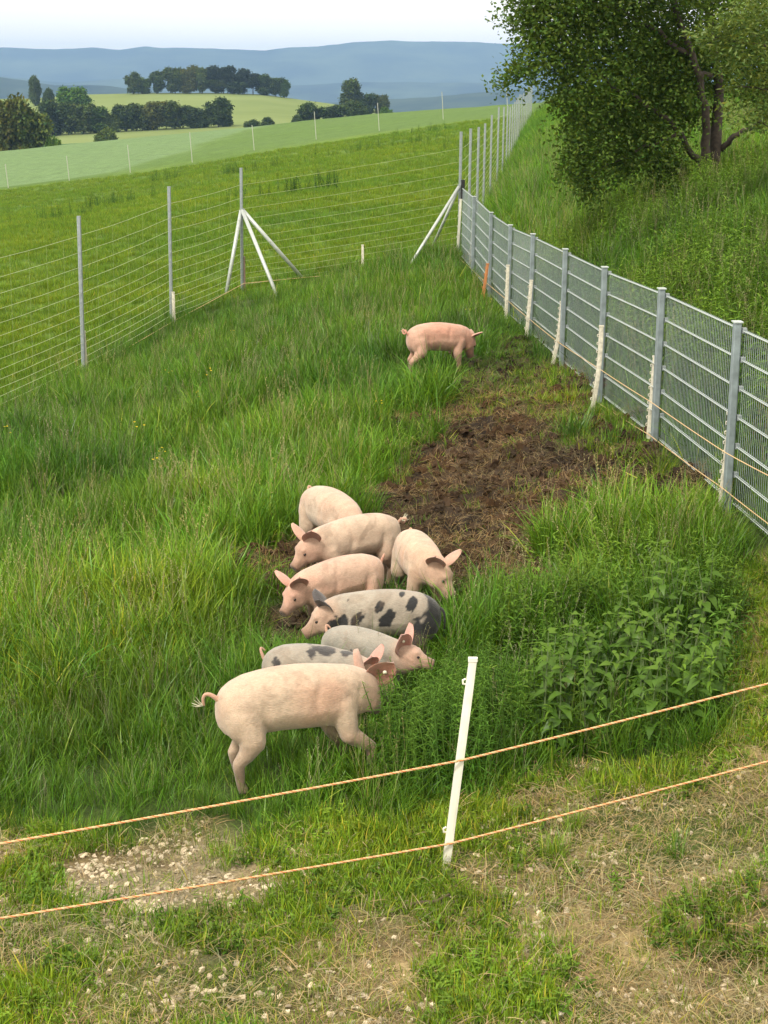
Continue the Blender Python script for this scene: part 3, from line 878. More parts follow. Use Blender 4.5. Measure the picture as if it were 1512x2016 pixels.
# ------------------------------------------------------------------ pigs
def mat_skin():
    m, N, L = NM('pig_skin')
    out = N.new('ShaderNodeOutputMaterial'); b = N.new('ShaderNodeBsdfPrincipled')
    b.inputs['Roughness'].default_value = 0.62; b.inputs['Specular IOR Level'].default_value = 0.3
    b.inputs['Subsurface Weight'].default_value = 0.12
    b.inputs['Subsurface Radius'].default_value = (0.02, 0.008, 0.005)
    b.inputs['Subsurface Scale'].default_value = 0.5
    b.inputs['Sheen Weight'].default_value = 0.25; b.inputs['Sheen Roughness'].default_value = 0.5
    a = N.new('ShaderNodeAttribute'); a.attribute_name = 'col'
    tc = N.new('ShaderNodeTexCoord')
    nz = N.new('ShaderNodeTexNoise'); nz.inputs['Scale'].default_value = 14; nz.inputs['Detail'].default_value = 6; nz.inputs['Roughness'].default_value = 0.7
    L.new(tc.outputs['Object'], nz.inputs[0])
    mr = N.new('ShaderNodeMapRange'); mr.inputs[1].default_value = 0.3; mr.inputs[2].default_value = 0.7; mr.inputs[3].default_value = 0.66; mr.inputs[4].default_value = 0.93
    L.new(nz.outputs['Fac'], mr.inputs[0])
    mp = N.new('ShaderNodeMapping'); mp.inputs['Scale'].default_value = (60, 260, 260)
    L.new(tc.outputs['Object'], mp.inputs[0])
    n2 = N.new('ShaderNodeTexNoise'); n2.inputs['Scale'].default_value = 1; n2.inputs['Detail'].default_value = 3
    L.new(mp.outputs[0], n2.inputs[0])
    m2 = N.new('ShaderNodeMapRange'); m2.inputs[1].default_value = 0.3; m2.inputs[2].default_value = 0.7; m2.inputs[3].default_value = 0.88; m2.inputs[4].default_value = 1.1
    L.new(n2.outputs['Fac'], m2.inputs[0])
    mm = N.new('ShaderNodeMath'); mm.operation = 'MULTIPLY'; L.new(mr.outputs[0], mm.inputs[0]); L.new(m2.outputs[0], mm.inputs[1])
    mx = N.new('ShaderNodeVectorMath'); mx.operation = 'SCALE'
    L.new(a.outputs['Vector'], mx.inputs[0]); L.new(mm.outputs[0], mx.inputs['Scale']); L.new(mx.outputs[0], b.inputs['Base Color'])
    n3 = N.new('ShaderNodeTexNoise'); n3.inputs['Scale'].default_value = 22; n3.inputs['Detail'].default_value = 4; L.new(tc.outputs['Object'], n3.inputs[0])
    ad = N.new('ShaderNodeMath'); ad.operation = 'MULTIPLY_ADD'; ad.inputs[1].default_value = 1.6; L.new(n3.outputs['Fac'], ad.inputs[0]); L.new(n2.outputs['Fac'], ad.inputs[2])
    bp = N.new('ShaderNodeBump'); bp.inputs['Strength'].default_value = 0.6; bp.inputs['Distance'].default_value = 0.006
    L.new(ad.outputs[0], bp.inputs['Height']); L.new(bp.outputs[0], b.inputs['Normal'])
    L.new(b.outputs[0], out.inputs[0])
    return m
M_SKIN = mat_skin()
M_EYE = mat_simple('pig_eye', (0.02, 0.012, 0.01), 0.15)
M_TAG = mat_simple('ear_tag', (0.8, 0.76, 0.6), 0.4)
M_HAIR = mat_simple('tail_hair', (0.62, 0.60, 0.45), 0.7)

def unit(v):
    v = np.asarray(v, float); return v / (np.linalg.norm(v) + 1e-12)

TRUNK = [(0.000, .030, .045, -.030), (0.012, .060, .080, -.032), (0.035, .090, .112, -.032), (0.075, .113, .136, -.026), (0.14, .127, .151, -.014), (0.22, .131, .154, -.002), (0.30, .131, .156, .006),
         (0.40, .133, .158, .006), (0.48, .133, .157, .002), (0.55, .128, .153, -.002), (0.61, .119, .147, -.004), (0.66, .107, .137, 0)]
NECK = [(0.70, .097, .126, .002), (0.735, .089, .116, .002), (0.765, .084, .107, 0)]
HEAD = [(0.79, .082, .098, 0), (0.815, .077, .090, -.002), (0.84, .068, .076, -.008), (0.865, .055, .062, -.014), (0.89, .045, .052, -.018), (0.915, .039, .045, -.020),
        (0.938, .037, .042, -.021), (0.952, .040, .043, -.021), (0.960, .036, .039, -.021)]

def ellipsoid(m, c, r, ax=None, n=12):
    ax = np.eye(3) if ax is None else np.array(ax)
    V = []; Fc = []
    for i in range(1, n):
        ph = math.pi * i / n
        for k in range(n * 2):
            th = math.pi * k / n
            q = np.array([math.sin(ph) * math.cos(th) * r[0], math.sin(ph) * math.sin(th) * r[1], math.cos(ph) * r[2]])
            V.append(np.array(c) + q @ ax)
    w = n * 2
    for i in range(n - 2):
        for k in range(w): Fc.append((i * w + k, (i + 1) * w + k, (i + 1) * w + (k + 1) % w, i * w + (k + 1) % w))
    Fc.append(tuple(range(w))); Fc.append(tuple((n - 2) * w + k for k in range(w - 1, -1, -1)))
    m.add(V, Fc)

def limb(m, pts, rs, n=12):
    pts = [np.array(p, float) for p in pts]
    P2, R2 = [], []
    for i in range(len(pts) - 1):
        for k in range(4):
            t = k / 4; P2.append(pts[i] * (1 - t) + pts[i + 1] * t); R2.append(rs[i] * (1 - t) + rs[i + 1] * t)
    P2.append(pts[-1]); R2.append(rs[-1])
    m.tube(P2, R2, n)
    for p, r in zip(pts[:-1], rs[:-1]): ellipsoid(m, p, (r, r, r), None, 6)

def make_pig(name, label, loc, heading, scale=1.0, bend=0.0, yaw=0.0, pitch=20.0, head_yaw=0.0, head_pitch=15.0, legs=(0, 0, 0, 0), tint=(0.60, 0.455, 0.345), ear_col=(0.42, 0.20, 0.145),
             ear_back=(0.60, 0.36, 0.27), spots=(), spot_col=(0.022, 0.022, 0.024), gray=0.0, tail='curl', ear_fold=0.0, tags=(), dirt=0.5, seed=0, slope=0.0, ear_size=1.0, lift=0.0, dark_head=False, tail_y=1, ear_tw=0.75):
    m = MB()
    n = 28; rings = []; cen = []; fr = []
    base_z = 0.425 + lift; pos = np.array([-0.36, 0, base_z]); hd = 0.0; pt = 0.0
    st = TRUNK + NECK + HEAD
    last = 0
    for i, (s, hw, hh, dz) in enumerate(st):
        ds = s - last; last = s
        if 0.05 < s <= 0.66: hd += R(bend) * ds / 0.61; pt = R(slope)
        elif 0.66 < s <= 0.79: hd += R(yaw) * ds / 0.13; pt += R(-pitch) * ds / 0.13
        if 0.79 < s <= 0.84: hd += R(head_yaw) * ds / 0.05; pt += R(-head_pitch) * ds / 0.05
        d = np.array([math.cos(hd) * math.cos(pt), math.sin(hd) * math.cos(pt), math.sin(pt)])
        pos = pos + d * ds
        l = np.array([-math.sin(hd), math.cos(hd), 0]); u = np.cross(d, l); u = u if u[2] > 0 else -u
        if i in (0,): d0 = d
        c = pos + u * dz
        cen.append(c); fr.append((d, l, u, hw, hh, s))
        ring = []
        for k in range(n):
            th = 2 * math.pi * k / n
            cx, sy = math.cos(th), math.sin(th)
            e = 0.88
            cx = math.copysign(abs(cx) ** e, cx); sy = math.copysign(abs(sy) ** e, sy)
            w = hw * (1 + (0.06 if (sy < 0 and s < 0.66) else 0) * (1 - abs(sy)))
            if 0.78 < s < 0.89: w *= 1 - 0.12 * max(sy, 0)
            ring.append(c + l * cx * w + u * sy * hh)
        rings.append(ring)
    V = [p for r_ in rings for p in r_]
    Fc = [(i * n + k, i * n + (k + 1) % n, (i + 1) * n + (k + 1) % n, (i + 1) * n + k) for i in range(len(rings) - 1) for k in range(n)]
    Fc += [tuple(range(n - 1, -1, -1)), tuple((len(rings) - 1) * n + k for k in range(n))]
    m.add(V, Fc)
    # frames along the body
    def at(s):
        i = min(range(len(st)), key=lambda q: abs(st[q][0] - s)); return cen[i], fr[i]
    # rear legs
    for side, dx in ((1, legs[2]), (-1, legs[3])):
        c, (d, l, u, hw, hh, s) = at(0.14)
        hip = c + l * 0.055 * side + np.array([0, 0, -0.02])
        o = lambda a, b_, z: np.array([c[0], c[1], 0]) + d * np.array([1, 1, 0]) * a + l * b_ * side + np.array([0, 0, z])
        knee = o(0.045 + dx * 0.35, 0.085, 0.255 + lift); hock = o(-0.050 + dx * 0.75, 0.082, 0.160); fet = o(-0.034 + dx, 0.080, 0.055); hoof = o(-0.018 + dx, 0.080, 0.012)
        ellipsoid(m, c + l * 0.062 * side + np.array([0, 0, -0.045]) + d * 0.0, (0.118, 0.070, 0.135), [d, l, u], 10)
        ellipsoid(m, c * 0.5 + knee * 0.5 + l * 0.03 * side - d * 0.012 , (0.088, 0.058, 0.105), [d, l, u], 10)
        limb(m, [hip, knee - d * 0.025, knee * 0.45 + hock * 0.55 - d * 0.0, hock, fet, hoof], [0.085, 0.066, 0.044, 0.030, 0.023, 0.028])
    for side, dx in ((1, legs[0]), (-1, legs[1])):
        c, (d, l, u, hw, hh, s) = at(0.61)
        dh = unit(d * np.array([1, 1, 0]))
        o = lambda a, b_, z: np.array([c[0], c[1], 0]) + dh * a + l * b_ * side + np.array([0, 0, z])
        sh = c + l * 0.055 * side - u * 0.03
        bent = 1.0 if dx > 0.15 else 0.0
        elb = o(-0.025 + dx * 0.3, 0.088, 0.225 + lift); wr = o(-0.005 + dx * 0.8, 0.080, 0.125 + 0.03 * bent); fet = o(0.0 + dx * (1 - 0.2 * bent), 0.078, 0.048); hoof = o(0.010 + dx * (1 - 0.25 * bent), 0.078, 0.010)
        ellipsoid(m, c + l * 0.058 * side - u * 0.035, (0.095, 0.062, 0.120), [d, l, u], 10)
        limb(m, [sh, elb, wr, fet, hoof], [0.078, 0.050, 0.030, 0.024, 0.029])
    # jowl, brow
    c, (d, l, u, hw, hh, s) = at(0.815)
    hC, hd_, hl, hu = c, d, l, u
    for side in (1, -1):
        ellipsoid(m, c + l * 0.040 * side - u * 0.035 - d * 0.02, (0.062, 0.042, 0.052), [d, l, u], 8)
        ellipsoid(m, c + l * 0.045 * side + u * 0.048 + d * 0.012, (0.028, 0.020, 0.020), [d, l, u], 6)
    me0 = m.mesh('pig_base', None)
    tmp = bpy.data.objects.new('pig_tmp', me0); COL.objects.link(tmp)
    rm = tmp.modifiers.new('r', 'REMESH'); rm.mode = 'VOXEL'; rm.voxel_size = 0.0085
    sm = tmp.modifiers.new('s', 'SMOOTH'); sm.factor = 0.5; sm.iterations = 7
    dg = bpy.context.evaluated_depsgraph_get(); ev = tmp.evaluated_get(dg); me1 = ev.to_mesh()
    nv = len(me1.vertices); co = np.empty(nv * 3, np.float32); me1.vertices.foreach_get('co', co); co = co.reshape(-1, 3).astype(float)
    fcs = [tuple(p.vertices) for p in me1.polygons]
    ev.to_mesh_clear(); bpy.data.objects.remove(tmp); bpy.data.meshes.remove(me0)
    # soft folds: flank, shoulder blade, neck
    ctr = np.array([[c_[0], c_[1]] for c_ in cen[:12]])
    for (fs, fd, fz0, fz1, dep, wid) in ((0.235, 1, 0.26, 0.42, 0.014, 0.022), (0.50, 1, 0.30, 0.52, 0.008, 0.022), (0.68, 1, 0.30, 0.52, 0.004, 0.014)):
        c_, f_ = at(fs); t_ = (co - c_) @ f_[0]
        t_ = t_ + 0.02 * np.sin(co[:, 2] * 18)
        k_ = np.exp(-(t_ / wid) ** 2) * sstep(fz0 - 0.05, fz0 + 0.05, co[:, 2]) * sstep(fz1 + 0.06, fz1 - 0.06, co[:, 2])
        lat = (co - c_) @ f_[1]
        co = co - np.outer(np.sign(lat) * k_ * dep * sstep(0.03, 0.08, np.abs(lat)), f_[1])
    # colour
    base = np.array(tint)
    col = np.repeat(base[None], nv, 0)
    def mx(col, c2, t): return col * (1 - t[:, None]) + np.array(c2)[None] * t[:, None]
    nz = fbm(co[:, 0] + co[:, 2] * 0.7 + seed, co[:, 1] + co[:, 2], 0.09, 4, 200 + seed)
    nz2 = fbm(co[:, 0] - co[:, 2] * 0.5 + seed, co[:, 1] * 1.2 + co[:, 2] * 0.9, 0.30, 3, 300 + seed)
    col = mx(col, base * np.array([1.0, 0.80, 0.76]), np.clip((nz2 - 0.45) * 2.5, 0, 0.8))
    nz3 = fbm(co[:, 0] * 1.0 + co[:, 2] * 0.6, co[:, 1] + co[:, 2] * 1.3, 0.022, 3, 350 + seed)
    hdist = np.linalg.norm(co - hC, axis=1)
    col = mx(col, base * np.array([1.0, 0.80, 0.78]), sstep(0.24, 0.06, hdist) * 0.7)
    snout = cen[-1]; sd_ = np.linalg.norm(co - snout, axis=1)
    if gray > 0:
        col = mx(col, (0.33, 0.30, 0.25), sstep(0.10, 0.24, hdist) * gray * (0.8 + 0.4 * nz2))
    col = mx(col, (0.38, 0.20, 0.14), sstep(0.085, 0.03, sd_) * 0.7)
    col = mx(col, (0.12, 0.075, 0.045), sstep(0.11, 0.02, sd_ + (nz - 0.5) * 0.12) * 0.55)
    if dark_head: col = mx(col, (0.03, 0.03, 0.032), sstep(0.20, 0.13, np.linalg.norm((co - hC + hd_ * 0.10), axis=1) + (nz - 0.5) * 0.1) * 0.9)
    for (sx, sy, sz, sr) in spots:
        dd = np.sqrt(((co[:, 0] - sx) * 1.25 + (co[:, 2] - sz) * 0.4) ** 2 + ((co[:, 1] - sy)) ** 2 + ((co[:, 2] - sz) * 0.85) ** 2) + (nz - 0.5) * (0.03 + sr * 1.1) + (nz3 - 0.5) * 0.035
        col = mx(col, spot_col, sstep(sr * 1.03, sr * 0.76, dd))
    low = sstep(0.22, 0.05, co[:, 2] + (nz - 0.5) * 0.25)
    col = mx(col, (0.13, 0.085, 0.05), low * min(1, dirt * 1.6))
    bel = sstep(0.34, 0.24, co[:, 2] + (nz - 0.5) * 0.12)
    col = mx(col, (0.30, 0.20, 0.13), bel * dirt * 0.6)
    col = mx(col, (0.20, 0.13, 0.08), sstep(0.62, 0.72, fbm(co[:, 0] * 1.3 + co[:, 2], co[:, 1] + co[:, 2] * 1.4, 0.12, 4, 400 + seed)) * dirt * 0.5)
    col = mx(col, (0.035, 0.025, 0.02), sstep(0.022, 0.012, co[:, 2]) * 0.9)
    # nostrils
    sdv = fr[-1]
    for side in (1, -1):
        q = cen[-1] + sdv[1] * 0.014 * side + sdv[2] * 0.004
        col = mx(col, (0.06, 0.03, 0.025), sstep(0.013, 0.006, np.linalg.norm(co - q, axis=1)))
    V = [co]; Fl = list(fcs); C = [col]; off = nv
    # ears: cupped leaves with thickness, part of the body mesh
    eb, (ed, el, eu, ehw, ehh, es) = at(0.775)
    tagpos = []
    for side in (1, -1):
        B = eb + el * 0.050 * side + eu * 0.062
        A = unit(eu * (0.86 - ear_fold * 0.9) + el * 0.50 * side + ed * (0.12 + ear_fold * 0.1))
        n0 = ed * math.cos(ear_tw) + el * side * math.sin(ear_tw)
        Nf = unit(n0 - A * (n0 @ A))
        W = np.cross(A, Nf)
        Ln = 0.185 * ear_size; Wd = 0.150 * ear_size; nu, nw = 10, 9
        fv, bv = [], []
        for i in range(nu):
            t = i / (nu - 1)
            w = Wd * 0.5 * (0.55 + 0.45 * math.sin(min(t / 0.42, 1) * math.pi / 2)) * (1 if t < 0.42 else math.cos((t - 0.42) / 0.58 * math.pi / 2) ** 0.62 + 0.02)
            for j in range(nw):
                v = -1 + 2 * j / (nw - 1)
                cup = 0.030 * ear_size * (1 - v * v) * (1 - 0.5 * t)
                p = B - A * 0.02 + A * Ln * t + W * w * v - Nf * cup + Nf * (0.018 * t * t - 0.004)
                fv.append(p); bv.append(p - Nf * 0.006 * (1 - 0.5 * t) * (1 - 0.8 * abs(v) ** 3))
        fv, bv = np.array(fv), np.array(bv); ev_ = np.concatenate([fv, bv])
        no = nu * nw
        for i in range(nu - 1):
            for j in range(nw - 1):
                a = i * nw + j; q = (a, a + 1, a + nw + 1, a + nw)
                Fl.append(tuple(x + off for x in q)); Fl.append(tuple(x + off + no for x in q[::-1]))
        rim = [j for j in range(nw)] + [i * nw + nw - 1 for i in range(1, nu)] + [(nu - 1) * nw + j for j in range(nw - 2, -1, -1)] + [i * nw for i in range(nu - 2, 0, -1)]
        for a, b_ in zip(rim, rim[1:] + rim[:1]): Fl.append((a + off + no, b_ + off + no, b_ + off, a + off))
        tt = np.repeat(np.linspace(0, 1, nu), nw); vv = np.tile(np.linspace(-1, 1, nw), nu)
        inner = np.array(ear_col)[None] * (0.75 + 0.5 * tt[:, None]) ; inner = mx(inner, np.array(ear_back) * 0.9, sstep(0.6, 1.0, np.abs(vv)) * 0.7)
        back = mx(np.repeat(np.array(ear_back)[None], no, 0), base, sstep(0.4, 0.0, tt) * 0.6)
        C += [inner, back]; V.append(ev_); off += 2 * no
        tagpos.append((B + A * Ln * 0.45 - Nf * 0.012 + W * 0.012, Nf))
    # tail
    tb = cen[0] + fr[0][2] * 0.055 + fr[0][0] * 0.025
    bk = -fr[0][0]; ll = fr[0][1] * tail_y; uu = np.array([0, 0, 1.0])
    tp = []
    if tail == 'curl':
        for k in range(34):
            t = k / 33; a = t * 2 * math.pi * 1.55
            r_ = 0.027 * (1 - 0.35 * t)
            tp.append(tb + bk * (0.012 + 0.03 * min(t * 4, 1) + 0.010 * t) + uu * (0.010 + r_ * math.sin(a - 0.5) + 0.022 * min(t * 3, 1)) + ll * (r_ * (1 - math.cos(a)) * 0.9) + bk * 0.020 * math.sin(a * 0.5))
    elif tail == 'up':
        for k in range(20):
            t = k / 19; tp.append(tb + uu * (0.075 * math.sin(t * math.pi * 0.75)) + bk * (0.015 + 0.028 * math.sin(t * math.pi * 0.95)) + ll * 0.030 * t * t)
    elif tail == 'hang':
        for k in range(20):
            t = k / 19; tp.append(tb + uu * (0.02 * math.sin(t * math.pi) - 0.16 * t * t) + bk * (0.05 * math.sin(t * 1.9)) + ll * 0.03 * math.sin(t * 3))
    else:
        for k in range(20):
            t = k / 19; tp.append(tb + bk * (0.085 * math.sin(t * math.pi * 0.62)) + uu * (0.045 * math.sin(t * math.pi * 1.1) - 0.01) + ll * 0.02 * t)
    mt = MB().tube(tp, [0.015 * (1 - 0.62 * (k / (len(tp) - 1)) ** 0.6) for k in range(len(tp))], 8)
    V.append(np.array(mt.v)); Fl += [tuple(i + off for i in f) for f in mt.f]
    C.append(np.repeat((np.array((0.03, 0.03, 0.03)) if tail == 'hang' else base * np.array([1, .8, .76]))[None], len(mt.v), 0)); off += len(mt.v)
    me = mesh_from('body', np.concatenate(V) * scale, Fl, M_SKIN, True, {'col': np.concatenate(C)})
    PIGS.append((loc[0], loc[1])); root = empty(name, loc, R(heading)); tag(root, label, 'pig', 'young pigs in the pasture')
    body = link('body', me, root)
    # eyes, tags, tail hair
    ec, (d, l, u, hw, hh, s) = at(0.845)
    for side in (1, -1):
        mm = MB(); ellipsoid(mm, (ec + l * 0.056 * side + u * 0.034) * scale, np.array((0.013, 0.010, 0.010)) * scale, [d, l, u], 6); mm.build('eye', M_EYE, body, True)
    for k in tags:
        p, nf = tagpos[k]
        MB().tube([(p - nf * 0.002) * scale, (p + nf * 0.008) * scale], 0.010 * scale, 10).build('ear_tag', M_TAG, body, True)
    if tail in ('out', 'curl'):
        e = tp[-1]; mm = MB()
        for k in range(7):
            q = e + np.array([0, 0, 0]); dr = unit(bk * 0.8 + uu * random.uniform(-0.2, 0.9) + ll * random.uniform(-.4, .4))
            mm.tube([q * scale, (q + dr * 0.03) * scale, (q + dr * 0.06 + uu * 0.012) * scale], [0.0025, 0.002, 0.0006], 4)
        mm.build('tail_hair', M_HAIR, body)
    return root

def pig_at(px, Y, **k):
    d = ray(px, 1300); x = d[0] * Y / d[1]
    return (x, Y, H(x, Y) - k.get('sink', 0.0))

PIGS = []
PINK = (0.62, 0.47, 0.35)
make_pig('pig', 'large pale pink pig in front, side-on, pushing its head into tall grass', pig_at(568, 7.80), 20, 0.99, bend=4, yaw=22, pitch=22, head_yaw=22, head_pitch=14, legs=(0.08, 0.20, 0.02, -0.01),
         tail='out', tags=(1,), seed=1, dirt=0.45, tint=PINK, ear_fold=0.12, ear_size=0.95, slope=-1, ear_tw=1.9, lift=0.015)
make_pig('pig', 'grey pig with black back patches, half hidden behind the front pig', pig_at(616, 8.55), -14, 0.76, bend=-6, yaw=6, pitch=14, head_pitch=0, legs=(0.05, -0.05, 0, 0.05), gray=0.9, tail='up', seed=2,
         spots=((0.02, -0.07, 0.58, 0.05), (0.12, -0.05, 0.58, 0.085), (0.27, -0.05, 0.54, 0.06), (-0.22, -0.10, 0.49, 0.04), (-0.02, 0.03, 0.60, 0.03)), spot_col=(0.05, 0.045, 0.045), ear_back=(0.62, 0.33, 0.27), ear_col=(0.55, 0.26, 0.2), lift=0.03)
make_pig('pig', 'plain grey-backed pig with pink ears and blotched pink face, behind the two front pigs', pig_at(706, 8.86), -48, 0.74, bend=14, yaw=26, pitch=-14, head_pitch=26, legs=(0, 0.05, 0.03, 0), gray=1.0, tail='up', seed=3, lift=0.0,
         ear_back=(0.62, 0.33, 0.27), ear_col=(0.50, 0.24, 0.18), tags=(1,), spots=((0.06, -0.10, 0.42, 0.05), (0.45, 0.02, 0.42, 0.025), (0.48, -0.04, 0.38, 0.02)), spot_col=(0.10, 0.08, 0.085), ear_size=1.1)
make_pig('pig', 'black-spotted cream pig with a black rump and dark ears', pig_at(762, 9.38), 188, 0.85, bend=-4, yaw=8, pitch=20, head_pitch=12, legs=(0.03, -0.03, 0.02, -0.02), gray=0.75, tail='hang', seed=4,
         spots=((-0.31, 0.05, 0.50, 0.13), (-0.30, 0.06, 0.44, 0.17), (-0.27, -0.04, 0.32, 0.16), (-0.22, 0.12, 0.30, 0.15), (0.02, 0.12, 0.42, 0.060), (0.07, 0.11, 0.51, 0.036), (-0.10, 0.05, 0.59, 0.028), (0.22, 0.13, 0.43, 0.06), (-0.16, 0.10, 0.52, 0.05),
                (0.33, 0.12, 0.42, 0.09), (0.36, 0.08, 0.34, 0.08), (0.27, 0.05, 0.55, 0.022)), spot_col=(0.018, 0.018, 0.020), ear_col=(0.06, 0.045, 0.045), ear_back=(0.08, 0.07, 0.07),
         tint=(0.58, 0.47, 0.36), ear_size=0.85, ear_tw=0.8)
make_pig('pig', 'rosy pig with a curled tail facing left, beside the black-spotted pig', pig_at(672, 10.3), 214, 0.82, bend=-3, yaw=20, pitch=20, slope=-6, head_pitch=10, legs=(0.02, -0.04, 0.02, 0), tail='up', seed=5, tint=(0.64, 0.44, 0.335), ear_back=(0.66, 0.36, 0.28), ear_col=(0.46, 0.22, 0.16), ear_size=0.95, ear_tw=0.95)
make_pig('pig', 'cream pig seen from behind and above, bending its head right to the mud edge', pig_at(810, 10.5), -86, 0.88, bend=14, yaw=34, pitch=30, head_pitch=20, head_yaw=8, legs=(0, 0, 0, 0), tail='up', seed=6, tint=(0.64, 0.50, 0.37), ear_size=0.95, ear_tw=0.95)
make_pig('pig', 'pale pig standing side-on on the mud, snout to the left and tail in a ring', pig_at(702, 11.0), 212, 0.88, bend=-3, yaw=8, pitch=12, slope=-5, head_pitch=22, legs=(-0.02, 0.05, 0.02, -0.05), tail='curl', seed=7, tint=(0.60, 0.455, 0.345), ear_size=0.95, dirt=0.7, ear_tw=0.95)
make_pig('pig', 'pale pig turned away at the back of the group, head hidden behind another', pig_at(648, 11.65), -62, 0.94, ear_fold=0.75, bend=0, yaw=0, pitch=60, head_pitch=20, legs=(0, 0.03, 0, 0), tail='up', seed=8, tint=(0.61, 0.47, 0.355))
make_pig('pig', 'lone rosy pig grazing far off at the top of the rooted mud', pig_at(848, 19.1), 26, 1.0, bend=0, yaw=4, pitch=50, head_pitch=16, legs=(0.10, 0.0, -0.02, -0.10), tail='curl', seed=9, tint=(0.66, 0.40, 0.30), dirt=0.35, ear_size=0.8, slope=-3)
# ------------------------------------------------------------------ plants
M_BLADE = mat_leafy('grass_blade', (0.084, 0.180, 0.015), 0.24, 0.35, gloss=0.018)
M_STRAW = mat_leafy('dry_straw', (0.42, 0.315, 0.150), 0.15, 0.6, gloss=0.03)
M_SEED = mat_leafy('seed_head', (0.20, 0.22, 0.10), 0.2, 0.6, gloss=0.02)
M_LEAF = mat_leafy('weed_leaf', (0.080, 0.165, 0.020), 0.25, 0.4, gloss=0.02)
M_NETTLE = mat_leafy('nettle_leaf', (0.078, 0.155, 0.020), 0.25, 0.4, inst=False, gloss=0.025)
M_STEM = mat_simple('green_stem', (0.10, 0.15, 0.05), 0.7)
M_CLOD = mat_leafy('soil_clod', (0.045, 0.031, 0.021), 0.0, 0.9, gloss=0.0)
M_PEBBLE = mat_leafy('pebble', (0.52, 0.45, 0.34), 0.0, 0.7, gloss=0.03)

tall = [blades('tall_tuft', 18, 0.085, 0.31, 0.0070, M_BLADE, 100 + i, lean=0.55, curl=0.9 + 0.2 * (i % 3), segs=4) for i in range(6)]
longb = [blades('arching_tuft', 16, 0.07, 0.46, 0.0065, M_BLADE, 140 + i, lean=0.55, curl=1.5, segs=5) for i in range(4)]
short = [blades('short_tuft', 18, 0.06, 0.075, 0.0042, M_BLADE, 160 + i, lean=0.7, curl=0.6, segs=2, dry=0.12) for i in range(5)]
mead = [blades('meadow_tuft', 34, 0.22, 0.17, 0.009, M_BLADE, 180 + i, lean=0.5, curl=0.7, segs=2) for i in range(5)]
straw = [blades('straw_bits', 9, 0.09, 0.10, 0.0030, M_STRAW, 200 + i, lean=0.25, curl=1.3, segs=4, flat=1.15, dry=0, tip_light=1.0) for i in range(6)]

def seed_stem(seed):
    r = random.Random(seed); m = MB(); V, Fc = [], []
    m = MB()
    for q in range(4):
        a = r.uniform(0, 6.28); h = r.uniform(0.40, 0.62); bx, by = r.uniform(-.08, .08), r.uniform(-.08, .08); l = r.uniform(0.03, 0.14)
        pts = [np.array([bx + math.cos(a) * l * t * t, by + math.sin(a) * l * t * t, h * t]) for t in (0, .35, .7, 1)]
        m.tube(pts, [0.0016, 0.0014, 0.001, 0.0008], 3, False)
        for k in range(9):
            t = 0.78 + 0.22 * k / 8; p = np.array([bx + math.cos(a) * l * t * t, by + math.sin(a) * l * t * t, h * t]); b = r.uniform(0, 6.28)
            q2 = p + np.array([math.cos(b) * 0.014, math.sin(b) * 0.014, 0.012])
            m.add([p, (p + q2) / 2 + (0.002, 0.002, 0), q2, (p + q2) / 2 - (0.002, 0.002, 0)], [(0, 1, 2, 3)])
    me = m.mesh('seed_stem', M_SEED)
    me.attributes.new('var', 'FLOAT_VECTOR', 'POINT').data.foreach_set('vector', np.full(len(me.vertices) * 3, 1.0, np.float32))
    return me
seeds = [seed_stem(i) for i in range(4)]

def leaf_shape(L, W, droop=0.35, fold=0.18, teeth=False):
    """leaf blade along +X: midrib and two sides"""
    ts = [0.0, 0.12, 0.35, 0.65, 1.0]; ws = [0.0, 0.75, 1.0, 0.62, 0.0]
    V = []; Fc = []
    for i, (t, w) in enumerate(zip(ts, ws)):
        x = L * t; z = -droop * L * t * t
        V += [(x, 0, z), (x - (0.05 * L if teeth and 0 < t < 1 else 0), W / 2 * w, z + fold * W * w * 0.5), (x - (0.05 * L if teeth and 0 < t < 1 else 0), -W / 2 * w, z + fold * W * w * 0.5)]
    for i in range(4):
        a = 3 * i; b = a + 3
        Fc += [(a, b, b + 1, a + 1), (a, a + 2, b + 2, b)]
    return np.array(V, float), Fc

